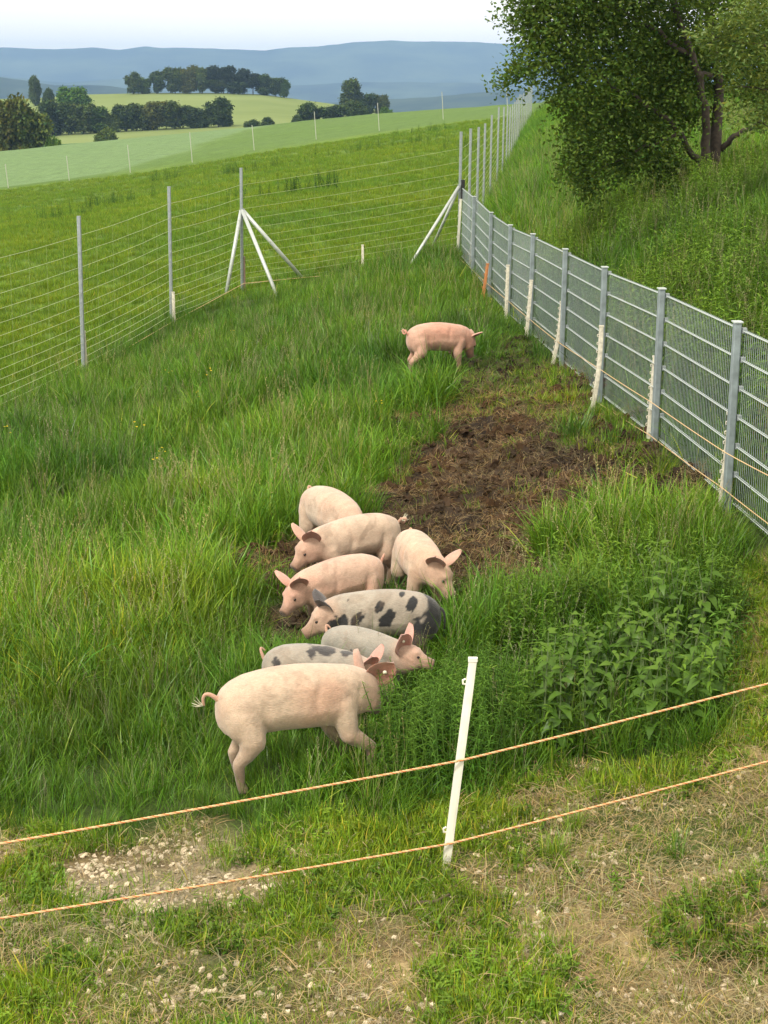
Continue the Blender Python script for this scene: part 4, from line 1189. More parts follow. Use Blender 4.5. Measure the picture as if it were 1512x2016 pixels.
def leafy_stalk(name, seed, h=0.55, pairs=9, L=0.07, W=0.024, mat=M_LEAF, bushy=1):
    r = np.random.default_rng(seed); V, Fc, C = [], [], []
    def add(v, f, c):
        b = sum(len(x) for x in V); V.append(v); C.append(np.repeat(np.array(c)[None], len(v), 0)); Fc.extend(tuple(i + b for i in q) for q in f)
    for st in range(bushy):
        a0 = r.uniform(0, 6.28); hh = h * r.uniform(0.7, 1.1); bx, by = r.normal(0, 0.05, 2) if bushy > 1 else (0, 0); lean = r.uniform(0.02, 0.2)
        pts = [np.array([bx + math.cos(a0) * lean * hh * t * t, by + math.sin(a0) * lean * hh * t * t, hh * t]) for t in np.linspace(0, 1, 4)]
        m = MB().tube(pts, [0.004, 0.0035, 0.003, 0.0015], 4, False); add(np.array(m.v), m.f, (1.3, 1.0, 1.2))
        for k in range(pairs * 2):
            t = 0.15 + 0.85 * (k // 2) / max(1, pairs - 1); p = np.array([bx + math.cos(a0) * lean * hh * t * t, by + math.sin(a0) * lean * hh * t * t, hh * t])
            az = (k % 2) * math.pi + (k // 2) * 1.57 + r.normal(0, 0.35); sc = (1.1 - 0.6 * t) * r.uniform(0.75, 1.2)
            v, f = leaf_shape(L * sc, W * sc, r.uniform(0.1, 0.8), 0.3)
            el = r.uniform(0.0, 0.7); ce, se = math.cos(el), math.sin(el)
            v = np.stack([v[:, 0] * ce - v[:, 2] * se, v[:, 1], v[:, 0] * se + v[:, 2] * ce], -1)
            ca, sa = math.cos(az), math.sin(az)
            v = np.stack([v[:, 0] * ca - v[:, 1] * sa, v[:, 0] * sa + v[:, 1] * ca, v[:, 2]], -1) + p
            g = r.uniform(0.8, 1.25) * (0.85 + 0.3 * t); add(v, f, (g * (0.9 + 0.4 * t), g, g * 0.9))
    return mesh_from(name, np.concatenate(V), Fc, mat, True, {'var': np.concatenate(C)})
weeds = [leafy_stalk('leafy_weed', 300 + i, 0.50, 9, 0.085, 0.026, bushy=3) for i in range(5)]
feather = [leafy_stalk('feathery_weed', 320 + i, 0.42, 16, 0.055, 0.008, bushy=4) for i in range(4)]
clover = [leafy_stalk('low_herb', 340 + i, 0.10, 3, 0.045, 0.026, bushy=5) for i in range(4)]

def lump(name, seed, mat, flat=0.7):
    r = np.random.default_rng(seed); m = MB(); ellipsoid(m, (0, 0, 0), (1, 1, flat), None, 4)
    v = np.array(m.v); v = v * (1 + 0.35 * r.normal(0, 1, (len(v), 1)).clip(-1, 1)) * r.uniform(0.75, 1.25, 3)
    return mesh_from(name, v, m.f, mat, False, {'var': np.ones((len(v), 3))})
clods = [lump('clod', 400 + i, M_CLOD, 0.6) for i in range(5)]
pebbles = [lump('pebble', 420 + i, M_PEBBLE, 0.55) for i in range(5)]

def put(name, key, meshes, X, Y, s0, s1, tint, label, cat, tilt=0.12, dz=-0.005, zs=None):
    n = len(X); Z = hfun(X, Y) + dz
    rot = np.stack([RNG.normal(0, tilt, n), RNG.normal(0, tilt, n), RNG.uniform(0, 6.283, n)], -1)
    s = (s0 + (s1 - s0) * RNG.uniform(0, 1, n) ** 1.3)
    if zs is not None: s = s * zs
    scl = np.stack([s, s, s], -1)
    return scatter(name, key, meshes, np.stack([X, Y, Z], -1), rot, scl, tint, label, cat)

def tints(X, Y, base=(1, 1, 1), amp=0.42, yel=None):
    n = len(X)
    a = (fbm(X, Y, 1.3, 3, 501) - 0.5) * 2; b = (fbm(X, Y, 0.35, 3, 503) - 0.5) * 2; c = (fbm(X, Y, 4.0, 2, 505) - 0.5) * 2
    g = 1 + amp * (0.8 * a + 0.7 * b + 0.5 * c) + RNG.normal(0, 0.10, n)
    warm = 0.7 * c + 0.9 * a - 0.3 * b + RNG.normal(0, 0.25, n)
    t = np.stack([g * (1 + 0.20 * warm), g * (1 + 0.04 * warm), g * (1 - 0.15 * warm)], -1).clip(0.25, 3)
    t = t * np.array(base)[None]
    if yel is not None: t = t * (1 - yel[:, None]) + np.array([1.9, 1.28, 0.9])[None] * yel[:, None] * g[:, None]
    return t

YEL = [ground_pt_base(215, 1265)[:2], ground_pt_base(420, 1000)[:2], ground_pt_base(1330, 945)[:2], ground_pt_base(60, 1340)[:2]]
def yellowness(X, Y):
    y = np.zeros(len(X))
    for (cx, cy_), r_ in zip(YEL, (0.85, 0.4, 0.5, 0.8)): y = np.maximum(y, np.exp(-((X - cx) ** 2 + (Y - cy_) ** 2 * 0.6) / r_ ** 2) * 0.8)
    return y * (fbm(X, Y, 0.2, 2, 77) > 0.4)

# tall pasture grass in the pen
X, Y = wedge(47000, 6.2, 34, -0.48, 0.27, 1.0)
mud, g_, fg = masks(X, Y); s_ = X - fence_x(Y)
inpen = (s_ < -0.05) & (X > left_x(Y) - 0.3) & (Y < 32.5)
wd = poly_sd(WEEDS, X, Y)
keep = inpen & (RNG.uniform(0, 1, len(X)) > fg * 1.02) & (RNG.uniform(0, 1, len(X)) > mud * 1.02)
kd = 0.45 + 1.0 * fbm(X, Y, 0.55, 3, 601)
keep &= RNG.uniform(0, 1, len(X)) < kd
X, Y, mud, fg = X[keep], Y[keep], mud[keep], fg[keep]
edge = 1 - 0.45 * mud - 0.4 * fg
edge *= 1 - 0.35 * sstep(14, 30, Y) * (X < left_x(Y) + 2.5)
near_pig = np.ones(len(X))
for i_, (a, b) in enumerate(PIGS): near_pig = np.minimum(near_pig, 1 - (0.5 if i_ == 8 else 0.35 if i_ == 0 else 0.10) * np.exp(-(((X - a + (0.30 if i_ == 0 else 0)) ** 2 + (Y - b + 0.35) ** 2) / (0.75 if i_ == 8 else 0.40) ** 2)))
hh = near_pig * edge * (0.6 + 0.4 * sstep(7, 11, Y)) * (0.45 + 1.15 * fbm(X, Y, 0.6, 3, 611)) * (1 - 0.35 * sstep(0.6, 0.0, fence_x(Y) - X))
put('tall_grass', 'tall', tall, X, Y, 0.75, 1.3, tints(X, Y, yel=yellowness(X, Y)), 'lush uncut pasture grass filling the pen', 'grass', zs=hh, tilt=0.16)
k2 = (RNG.uniform(0, 1, len(X)) < 0.16 * sstep(0.45, 0.7, fbm(X, Y, 1.2, 3, 621)) * 3) & (mud < 0.3) & (fg < 0.3)
put('arching_grass', 'longb', longb, X[k2], Y[k2], 0.65, 1.15, tints(X[k2], Y[k2], (0.8, 0.95, 0.95)), 'coarse arching grass tufts among the pasture', 'grass', zs=hh[k2], tilt=0.2)
fl = (RNG.uniform(0, 1, len(X)) < 0.0012 + 0.006 * (fbm(X, Y, 0.7, 2, 631) > 0.68)) & (mud < 0.3) & (fg < 0.4) & (Y > 10)
M_PETAL = mat_leafy('buttercup_petal', (0.75, 0.55, 0.03), 0.2, 0.5, gloss=0.02)
def flower(seed):
    r = random.Random(seed); V, Fc = [], []
    for q in range(3):
        x, y, h = r.uniform(-.06, .06), r.uniform(-.06, .06), r.uniform(0.30, 0.42); a0 = r.uniform(0, 1.2)
        for k in range(5):
            a = a0 + k * 1.2566; b = len(V); c_, s_1 = math.cos(a), math.sin(a)
            V += [(x, y, h), (x + 0.007 * c_ - 0.005 * s_1, y + 0.007 * s_1 + 0.005 * c_, h + 0.003), (x + 0.012 * c_, y + 0.012 * s_1, h + 0.005), (x + 0.007 * c_ + 0.005 * s_1, y + 0.007 * s_1 - 0.005 * c_, h + 0.003)]
            Fc.append((b, b + 1, b + 2, b + 3))
        b = len(V); V += [(x - .0012, y, 0), (x + .0012, y, 0), (x, y, h)]; Fc.append((b, b + 1, b + 2))
    return mesh_from('buttercup', V, Fc, M_PETAL, False, {'var': np.ones((len(V), 3))})
put('buttercups', 'flower', [flower(i) for i in range(3)], X[fl], Y[fl], 0.8, 1.1, np.ones((int(fl.sum()), 3)), 'tiny yellow buttercups dotted in the pasture grass', 'flowers', zs=hh[fl])
k3 = (RNG.uniform(0, 1, len(X)) < 0.11) & (mud < 0.4)
put('seed_grass', 'seeds', seeds, X[k3], Y[k3], 0.6, 1.05, tints(X[k3], Y[k3], (1.35, 1.15, 1.3)), 'thin seeding grass stalks among the pasture', 'grass', zs=hh[k3], tilt=0.15)
k4 = (RNG.uniform(0, 1, len(X)) < 0.13) & (mud < 0.3) & (fg < 0.3)
put('pasture_herbs', 'feather', feather, X[k4], Y[k4], 0.4, 0.8, tints(X[k4], Y[k4]), 'soft leafy herbs among the pasture grass', 'herbs', zs=hh[k4])

# weeds right of the pigs and where the front pig feeds
X, Y = wedge(9000, 7.5, 13, -0.05, 0.27, 0)
wd = poly_sd(WEEDS, X, Y); k = (wd > 0.0) & (X < fence_x(Y) - 0.15) & (RNG.uniform(0, 1, len(X)) < 0.16) & (poly_sd(NETTLE, X, Y) < 0.1)
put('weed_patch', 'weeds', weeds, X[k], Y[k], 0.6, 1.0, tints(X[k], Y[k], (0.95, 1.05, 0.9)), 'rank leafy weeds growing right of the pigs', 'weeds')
FEED = wpoly([(760, 1560), (770, 1480), (830, 1430), (960, 1390), (1020, 1420), (1000, 1530), (900, 1590)])
X, Y = rand_in(5000, -0.5, 1.6, 7.3, 9.3)
wd = poly_sd(FEED, X, Y); k = (wd > 0) & (RNG.uniform(0, 1, len(X)) < 0.11)
put('feathery_weeds', 'feather', feather, X[k], Y[k], 0.9, 1.25, tints(X[k], Y[k], (0.75, 0.95, 0.9)), 'dark feathery weeds in front of the feeding pigs', 'weeds')

# worn foreground: short grass, straw, herbs, pebbles
X, Y = wedge(50000, 4.3, 10.5, -0.47, 0.45, 0.6)
mud, g_, fg = masks(X, Y)
dn = fbm(X, Y, 0.45, 3, 701); gv = poly_sd(GRAVEL, X, Y)
lushfg = sstep(0.42, 0.60, dn + 0.10 * (fbm(X, Y, 1.6, 2, 703) - 0.4) - 0.2 * (gv > 0) - 0.09 * sstep(0.2, 0.9, X) * sstep(5.9, 6.4, Y))
k = (fg > 0.3) & (RNG.uniform(0, 1, len(X)) < 0.34 - 0.14 * sstep(0.2, 0.9, X) + 0.64 * lushfg) & (RNG.uniform(0, 1, len(X)) < np.where(gv > -0.05, 0.13, 1))
yl = (RNG.uniform(0, 1, len(X)) < 0.22).astype(float) * 0.7
put('short_grass', 'short', short, X[k], Y[k], 0.32, 1.05, tints(X[k], Y[k], (1.9, 1.45, 1.2), 0.25, yel=yl[k] * 0.6), 'short trodden grass in front of the rope', 'grass', zs=(0.7 + 0.8 * dn[k]), tilt=0.3)
k = (fg > 0.3) & (RNG.uniform(0, 1, len(X)) < 0.5 * sstep(0.30, 0.6, 1 - dn) + 0.18 + 0.25 * sstep(0.2, 0.9, X))
put('dry_straw', 'straw', straw, X[k], Y[k], 0.5, 1.2, tints(X[k], Y[k], (1.0, 1.0, 1.0), 0.3), 'dry straw and dead stalks lying on the worn ground', 'straw', tilt=0.25, dz=0.006)
k = (fg > 0.4) & (dn > 0.50) & (gv < -0.05) & (RNG.uniform(0, 1, len(X)) < 0.12)
put('ground_herbs', 'clover', clover, X[k], Y[k], 0.5, 0.9, tints(X[k], Y[k], (1.1, 1.1, 0.9)), 'low clover-like herbs in the worn turf', 'herbs')
X, Y = rand_in(60000, -2.3, 2.2, 4.9, 8.4)
gv = poly_sd(GRAVEL, X, Y); mud, g_, fg = masks(X, Y)
k = (fg > 0.4) & ((RNG.uniform(0, 1, len(X)) < 0.6 * sstep(-0.35, 0.3, gv + (fbm(X, Y, 0.6, 3, 95) - 0.5) * 0.8) * sstep(0.3, 0.6, fbm(X, Y, 0.25, 3, 89))) | (RNG.uniform(0, 1, len(X)) < 0.03 + 0.06 * (Y < 5.9) + 0.10 * (fbm(X, Y, 0.3, 2, 88) > 0.62)))
t = (1 + RNG.normal(0, 0.25, k.sum()))[:, None] * np.array([1, 0.97, 0.93])[None]
put('gravel', 'pebbles', pebbles, X[k], Y[k], 0.004, 0.016, t.clip(0.4, 1.9), 'pale gravel showing through the worn turf', 'gravel', tilt=0.5, dz=0.002)

# rooted mud: straw, roots, clods
X, Y = wedge(52000, 9.3, 26, -0.12, 0.22, 0.8)
mud, g_, fg = masks(X, Y)
k = (mud > 0.15) & (RNG.uniform(0, 1, len(X)) < 0.05 + 0.9 * fbm(X, Y, 0.5, 3, 801))
tt = tints(X[k], Y[k], (0.52, 0.50, 0.52), 0.6)
put('straw_litter', 'straw', straw, X[k], Y[k], 0.55, 1.25, tt, 'torn roots and dead grass littering the rooted mud', 'litter', tilt=0.5, dz=0.008)
k = (mud > 0.3) & (RNG.uniform(0, 1, len(X)) < 0.30)
put('soil_clods', 'clods', clods, X[k], Y[k], 0.010, 0.055, tints(X[k], Y[k], (1, 1, 1), 0.4), 'crumbly brown clods of rooted-up soil', 'soil', tilt=0.6, dz=0.004)
k = (mud > 0.1) & (RNG.uniform(0, 1, len(X)) < 0.015 + 0.20 * g_ + 0.18 * sstep(0.9, 0.3, mud)) & (X < fence_x(Y) - 0.1)
put('mud_grass', 'short', short, X[k], Y[k], 0.6, 1.6, tints(X[k], Y[k], (1.15, 1.0, 1.1), 0.3), 'sparse grass regrowing on the mud', 'grass', tilt=0.5)
X, Y = wedge(5000, 9.5, 29, 0.0, 0.22, 0.6)
sf = fence_x(Y) - X; k = (sf > 0.05) & (sf < 0.55) & (RNG.uniform(0, 1, len(X)) < 0.7)
put('fence_side_grass', 'short', short, X[k], Y[k], 0.7, 1.9, tints(X[k], Y[k], (1.35, 1.15, 0.9), 0.3), 'short yellowish grass along the foot of the mesh fence', 'grass', tilt=0.4)

# meadow beyond the wire
X, Y = wedge(76000, 17, 125, -0.46, 0.27, 1.55)
s_ = X - fence_x(Y); k = ((X < left_x(Y) + 0.1) | (Y > 31.6)) & (s_ < -0.1) & (poly_sd(WHEAT, X, Y) < 0.5)
X, Y = X[k], Y[k]
put('meadow_grass', 'mead', mead, X, Y, 0.5, 0.9, tints(X, Y, (1.42, 1.12, 0.95), 0.07), 'dense short grass of the sloping meadow', 'grass', zs=(0.85 + 0.005 * Y), tilt=0.15)
dc = []
for (px, py, r_) in ((570, 380, 1.2), (600, 377, 1.0), (205, 408, 0.9), (225, 402, 0.7), (950, 292, 1.8), (800, 285, 1.6), (540, 330, 0.9), (120, 430, 0.8), (700, 300, 1.5), (330, 356, 1.2), (830, 262, 1.5), (440, 345, 0.8)):
    c = G(px, py)
    for _ in range(14): dc.append((c[0] + random.gauss(0, r_ * 0.8), c[1] + random.gauss(0, r_ * 0.6)))
dc = np.array(dc)
put('meadow_docks', 'weeds', weeds, dc[:, 0], dc[:, 1], 0.8, 1.5, tints(dc[:, 0], dc[:, 1], (0.45, 0.6, 0.7)), 'dark dock clumps dotted over the meadow', 'weeds')

# bank
X, Y = wedge(35000, 8.5, 120, -0.02, 0.44, 1.35)
s_ = X - fence_x(Y); k = (s_ > 0.12)
X, Y, s_ = X[k], Y[k], s_[k]
put('bank_grass', 'tall', tall, X, Y, 0.8, 1.35, tints(X, Y, (1.15, 1.15, 1.05), 0.25), 'long rough grass on the bank behind the mesh fence', 'grass', zs=(0.75 + 0.012 * Y.clip(0, 60)), tilt=0.2)
X, Y = wedge(7000, 9, 27, 0.05, 0.34, 0.8)
s_ = X - fence_x(Y); k = (s_ > 0.3) & (fbm(X, Y, 1.5, 2, 901) + 0.20 * sstep(26, 14, Y) > 0.42) & (RNG.uniform(0, 1, len(X)) < 0.75)
put('bank_weeds', 'weeds', weeds, X[k], Y[k], 0.8, 1.35, tints(X[k], Y[k], (1.0, 1.1, 0.95)), 'bushy green weeds covering the near bank', 'weeds')
X, Y = wedge(2600, 9, 60, 0.05, 0.34, 1.2)
s_ = X - fence_x(Y); k = (s_ > 0.2)
put('bank_seed_grass', 'seeds', seeds, X[k], Y[k], 0.8, 1.3, tints(X[k], Y[k], (1.2, 1.05, 1.1)), 'pale seeding stalks on the bank', 'grass')

# nettle plants, one by one
nl_v, nl_f = leaf_shape(0.088, 0.050, 0.45, 0.25, True)
NL = []
for g3 in ((1, 1, 1), (1.25, 1.15, 0.95), (0.8, 0.85, 0.9)):
    NL.append(mesh_from('leaf', nl_v, nl_f, M_NETTLE, True, {'var': np.repeat(np.array(g3)[None], len(nl_v), 0)}))
def nettle(h, seed):
    r = random.Random(seed)
    root = empty('nettle_plant'); a0 = r.uniform(0, 6.28); lean = r.uniform(0.03, 0.16)
    pt = lambda t: np.array([math.cos(a0) * lean * h * t * t, math.sin(a0) * lean * h * t * t, h * t])
    MB().tube([pt(t) for t in np.linspace(-0.05, 1, 5)], [0.005, 0.0045, 0.004, 0.003, 0.002], 5).build('stem', M_STEM, root)
    np_ = 7
    for k in range(np_ * 2):
        t = 0.28 + 0.72 * (k // 2) / (np_ - 1); sc = (1.15 - 0.55 * max(0, t - 0.45) / 0.55) * r.uniform(0.85, 1.15)
        o = link('leaf', NL[2 if t < 0.5 else (0 if t < 0.8 else 1)], root, pt(t))
        o.rotation_euler = (r.gauss(0, 0.2), -r.uniform(-0.45, 0.25) - 0.25 * t, (k % 2) * math.pi + (k // 2) * 1.5708 + r.gauss(0, 0.2)); o.scale = (sc, sc, sc)
    return root
protos = [nettle(0.52, 1), nettle(0.46, 2), nettle(0.58, 3)]
spots = []
tries = 0
while len(spots) < 54 and tries < 6000:
    tries += 1
    x, y = random.uniform(0.4, 2.3), random.uniform(7.2, 10.5)
    if poly_sd(NETTLE, np.array([x]), np.array([y]))[0] < 0.02: continue
    if any((x - a) ** 2 + (y - b) ** 2 < 0.105 ** 2 for a, b in spots): continue
    spots.append((x, y))
for i, (x, y) in enumerate(spots):
    o = protos[i] if i < 3 else copy_tree(protos[i % 3])
    o.location = (x, y, H(x, y)); o.rotation_euler = (random.gauss(0, .08), random.gauss(0, .08), random.uniform(0, 6.28)); sc = random.uniform(0.75, 1.1); o.scale = (sc, sc, sc)
    tag(o, 'nettle with toothed drooping leaves in the patch right of the white post', 'nettle', 'nettle plants in the patch by the rope')

# single things on the ground
def tuft_thing(px, py, meshes, sc, label, n=5, tint=(1, 1, 1), group=None):
    c = G(px, py); root = empty('grass_clump', c); tag(root, label, 'grass clump', group)
    for k in range(n):
        src = meshes[k % len(meshes)]; me = src.copy(); co = me.attributes['var']; a = np.empty(len(me.vertices) * 3, np.float32); co.data.foreach_get('vector', a)
        co.data.foreach_set('vector', (a.reshape(-1, 3) * np.array(tint)).astype(np.float32).ravel())
        me.materials.clear(); me.materials.append(M_BLADE1)
        x, y = c[0] + random.gauss(0, 0.06 * sc), c[1] + random.gauss(0, 0.06 * sc)
        o = link('blades', me, root, (x - c[0], y - c[1], H(x, y) - c[2]), (0, 0, random.uniform(0, 6.28))); o.scale = (sc * random.uniform(0.8, 1.1),) * 3; o['kind'] = 'stuff'
M_BLADE1 = mat_leafy('grass_blade_single', (0.090, 0.182, 0.016), 0.24, 0.45, inst=False, gloss=0.05)
tuft_thing(1135, 862, tall, 1.05, 'dark green grass clump standing alone on the mud near the fence', 9, (0.75, 0.9, 0.9))
tuft_thing(1330, 1690, tall, 0.42, 'bright green grass clump in the worn turf at lower right', 6, (1.1, 1.15, 1.0))
tuft_thing(1090, 1690, tall, 0.50, 'yellow-green grass clump right of the foot of the white post', 8, (1.6, 1.35, 0.9))
tuft_thing(1130, 1640, tall, 0.45, 'pale yellow-green grass clump just behind the lower rope', 6, (1.7, 1.4, 0.9))
tuft_thing(440, 1710, tall, 0.36, 'small yellow-green grass clump beside the gravel patch', 4, (1.6, 1.35, 0.9))
tuft_thing(800, 800, tall, 1.0, 'tall dark grass clump at the left edge of the mud below the lone pig', 9, (0.7, 0.9, 0.9))

def stone(px, py, rx, ry, rz_, label, col, seed):
    c = G(px, py); m = MB(); ellipsoid(m, (0, 0, 0), (rx, ry, rz_), None, 7); v = np.array(m.v)
    r = np.random.default_rng(seed); nrm = v / np.linalg.norm(v, axis=1)[:, None]
    for _ in range(7):
        d = unit(r.normal(0, 1, 3)); lim = 0.72 * np.max(v @ d); k = v @ d; v = v - np.outer(np.maximum(k - lim, 0), d)
    o = link('stone', mesh_from('stone', v, m.f, mat_simple('stone_pale', col, 0.85, 0, 0.25, 35, 0.5), False), None, c + (0, 0, rz_ * 0.35), (0, 0, r.uniform(0, 6)))
    tag(o, label, 'stone')
stone(115, 1962, 0.023, 0.018, 0.015, 'round white stone in the dirt at the lower left', (0.60, 0.52, 0.40), 1)
stone(56, 1940, 0.017, 0.013, 0.010, 'small white stone between the round stone and the left edge', (0.56, 0.50, 0.42), 2)
stone(98, 1992, 0.012, 0.009, 0.006, 'flat pale pebble just below the round white stone', (0.56, 0.50, 0.42), 3)
stone(8, 1924, 0.016, 0.013, 0.010, 'pale stone at the very left edge of the turf', (0.56, 0.50, 0.42), 4)
stone(1036, 1944, 0.062, 0.042, 0.016, 'large flat buff stone at the lower right of centre', (0.46, 0.38, 0.25), 5)
stone(1068, 1975, 0.026, 0.030, 0.012, 'pointed grey stone beside the large flat stone', (0.40, 0.37, 0.32), 6)
stone(1104, 2000, 0.020, 0.016, 0.013, 'cream egg-shaped stone near the bottom edge', (0.58, 0.52, 0.42), 7)
stone(922, 1914, 0.014, 0.011, 0.008, 'small bright white stone left of the large flat stone', (0.70, 0.67, 0.62), 8)
stone(1180, 1960, 0.024, 0.018, 0.010, 'greyish stone right of the pointed stone', (0.38, 0.34, 0.29), 9)
stone(268, 1808, 0.016, 0.012, 0.009, 'buff stone below the gravel patch', (0.50, 0.43, 0.33), 10)
c = G(838, 1790)
tw = MB().tube([(-0.09, 0.0, 0.012), (-0.03, 0.015, 0.02), (0.04, 0.03, 0.018), (0.10, 0.075, 0.03)], [0.006, 0.009, 0.008, 0.005], 7).build('stick', mat_simple('bark_brown', (0.09, 0.06, 0.04), 0.9, 0, 0.3, 40, 0.4), None, True)
tw.location = tuple(c); tag(tw, 'short brown broken stick lying left of the yellow-green grass', 'stick')
# ------------------------------------------------------------------ trees
M_BARK = mat_simple('dark_bark', (0.055, 0.042, 0.032), 0.9, 0, 0.35, 18, 0.6)
M_TLEAF = mat_leafy('tree_leaf', (0.082, 0.138, 0.020), 0.30, 0.5, inst=False, gloss=0.012)
M_ALEAF = mat_leafy('ash_leaf', (0.130, 0.185, 0.040), 0.35, 0.45, inst=False, gloss=0.025)
M_FLEAF = mat_leafy('far_leaf', (0.080, 0.115, 0.030), 0.12, 0.6, inst=False, gloss=0.0)

def leaf_cloud(clumps, per, L, W, seed, twig=0.10, up=0.5, hue=(1, 1, 1), shell=0.35):
    r = np.random.default_rng(seed); Ps = []; Vc = []
    for (c, rad) in clumps:
        nt = max(4, int(per * rad[0] * rad[2]))
        d = r.normal(0, 1, (nt, 3)); d /= np.linalg.norm(d, axis=1)[:, None]
        rr = (shell + (1 - shell) * r.uniform(0, 1, nt)) ** 0.6
        rr *= 0.80 + 0.35 * r.uniform(0, 1, nt)
        tw = np.array(c)[None] + d * rr[:, None] * np.array(rad)[None]
        g = r.uniform(0.7, 1.25, nt)
        k = 14
        sp = d + r.normal(0, 0.5, (nt, 3)) + np.array([0, 0, -0.25]); sp /= np.linalg.norm(sp, axis=1)[:, None]
        off = np.clip(r.normal(0, twig * 0.5, (nt, k, 3)), -0.9 * twig, 0.9 * twig) + sp[:, None, :] * (np.linspace(-1.8, 1.8, k)[None, :, None] * twig)
        Ps.append((tw[:, None] + off).reshape(-1, 3)); Vc.append(np.repeat(g, k))
    Pn = np.concatenate(Ps); g = np.concatenate(Vc); n = len(Pn)
    nrm = r.normal(0, 1, (n, 3)); nrm[:, 2] = np.abs(nrm[:, 2]) + up; nrm /= np.linalg.norm(nrm, axis=1)[:, None]
    a = r.normal(0, 1, (n, 3)); a -= nrm * (a * nrm).sum(1)[:, None]; a /= np.linalg.norm(a, axis=1)[:, None]; b = np.cross(nrm, a)
    Ls = L * r.uniform(0.6, 1.25, n)[:, None]; Ws = W * r.uniform(0.7, 1.2, n)[:, None]
    V = np.stack([Pn, Pn + a * Ls * 0.5 + b * Ws * 0.5 - nrm * Ls * 0.08, Pn + a * Ls - nrm * Ls * 0.2, Pn + a * Ls * 0.5 - b * Ws * 0.5 - nrm * Ls * 0.08], 1).reshape(-1, 3)
    q = (np.arange(n) * 4)[:, None] + np.array([[0, 1, 2, 3]])
    h = r.uniform(0.88, 1.12, n); warm = r.normal(0, 0.12, n)
    col = np.stack([g * h * (1 + warm), g * h, g * h * (1 - warm)], -1) * np.array(hue)[None]
    return V, q, np.repeat(col, 4, 0)

def limb_path(pts, r0, r1, m, n=7, wob=0.03, seed=0):
    r = random.Random(seed); pts = [np.array(p, float) for p in pts]; out = []
    for i in range(len(pts) - 1):
        for k in range(5):
            t = k / 5; out.append(pts[i] * (1 - t) + pts[i + 1] * t + np.array([r.gauss(0, wob), r.gauss(0, wob), r.gauss(0, wob)]) * (0 if i == 0 and k == 0 else 1))
    out.append(pts[-1]); N = len(out)
    m.tube(out, [r0 + (r1 - r0) * (i / (N - 1)) ** 0.8 for i in range(N)], n)

# big tree on the bank
def bank_tree():
    b0 = P(1402, 372, 25.5); b0[2] = H(b0[0], b0[1]) - 0.05
    root = empty('bank_tree', b0); tag(root, 'dark leafy tree with several stems on the bank behind the mesh fence', 'tree')
    T = lambda px, py, Y: P(px, py, Y) - b0
    m = MB(); limb_path([(0, 0, 0), T(1408, 290, 25.5), T(1416, 180, 25.6), T(1400, 60, 25.7), T(1380, -90, 25.9)], 0.105, 0.05, m, 9, 0.012, 1); m.build('trunk', M_BARK, root, True)
    b1 = P(1393, 366, 25.3)
    m = MB(); limb_path([T(1393, 374, 25.3), T(1388, 330, 25.3), T(1392, 250, 25.2), T(1380, 150, 25.0), T(1330, 20, 25.0), T(1300, -100, 25)], 0.085, 0.035, m, 9, 0.012, 2); m.build('trunk', M_BARK, root, True)
    m = MB(); limb_path([T(1384, 330, 25.3), T(1366, 304, 25.2), T(1330, 250, 25.0), T(1250, 190, 24.6), T(1150, 130, 24.2), T(1040, 130, 23.6)], 0.060, 0.012, m, 8, 0.02, 3); m.build('limb', M_BARK, root, True)
    m = MB(); limb_path([T(1420, 294, 25.5), T(1450, 262, 25.2), T(1512, 232, 25.0), T(1600, 205, 24.8)], 0.048, 0.022, m, 8, 0.012, 4); m.build('limb', M_BARK, root, True)
    m = MB(); limb_path([T(1400, 150, 25.2), T(1300, 60, 24.8), T(1180, 10, 24.4), T(1080, -20, 24)], 0.05, 0.01, m, 7, 0.03, 5); m.build('limb', M_BARK, root, True)
    m = MB(); limb_path([T(1345, 260, 25.0), T(1270, 290, 24.7), T(1190, 330, 24.4), T(1150, 370, 24.3)], 0.03, 0.006, m, 6, 0.02, 6); m.build('limb', M_BARK, root, True)
    CL = [(1040, 30, 24, .42), (1065, 90, 23.8, .36), (1010, 150, 23.5, .22), (985, 165, 23.4, .10), (1045, 140, 23.6, .28), (1095, 60, 24, .6), (1120, 150, 24, .52), (1170, 50, 24.6, .8), (1190, 160, 24.6, .75),
          (1260, 90, 25.4, .9), (1290, 190, 25.2, .8), (1145, 235, 24.2, .42), (1150, 290, 24.2, .42), (1140, 340, 24.2, .36), (1165, 370, 24.2, .28), (1225, 265, 24.8, .65), (1290, 290, 25, .55), (1230, 325, 24.6, .38),
          (1320, 335, 25, .34), (1330, 380, 24.6, .34), (1360, 400, 24.5, .32), (1310, 410, 24.4, .26), (1350, 220, 25.8, .42), (1360, 130, 25.9, .85), (1090, -50, 24, .8), (1200, -60, 24.6, 1.0), (1320, -40, 25, 1.0), (1430, -20, 26, .9),
          (1440, 110, 26.6, .6), (1500, 40, 27, .8), (1500, 160, 27, .5), (1560, 120, 27, .8), (1320, 140, 26.6, .9), (1375, 395, 24.8, .20), (1560, 200, 26.5, .4)]
    cl = [(T(px, py, Y) , (r_, r_ * 1.0, r_ * 0.85)) for px, py, Y, r_ in CL]
    V, q, c = leaf_cloud(cl, 660, 0.064, 0.040, 31, 0.115, 0.4, (1, 1, 1), 0.15)
    o = link('crown', mesh_from('crown', V, q, M_TLEAF, False, {'var': c}), root)
bank_tree()
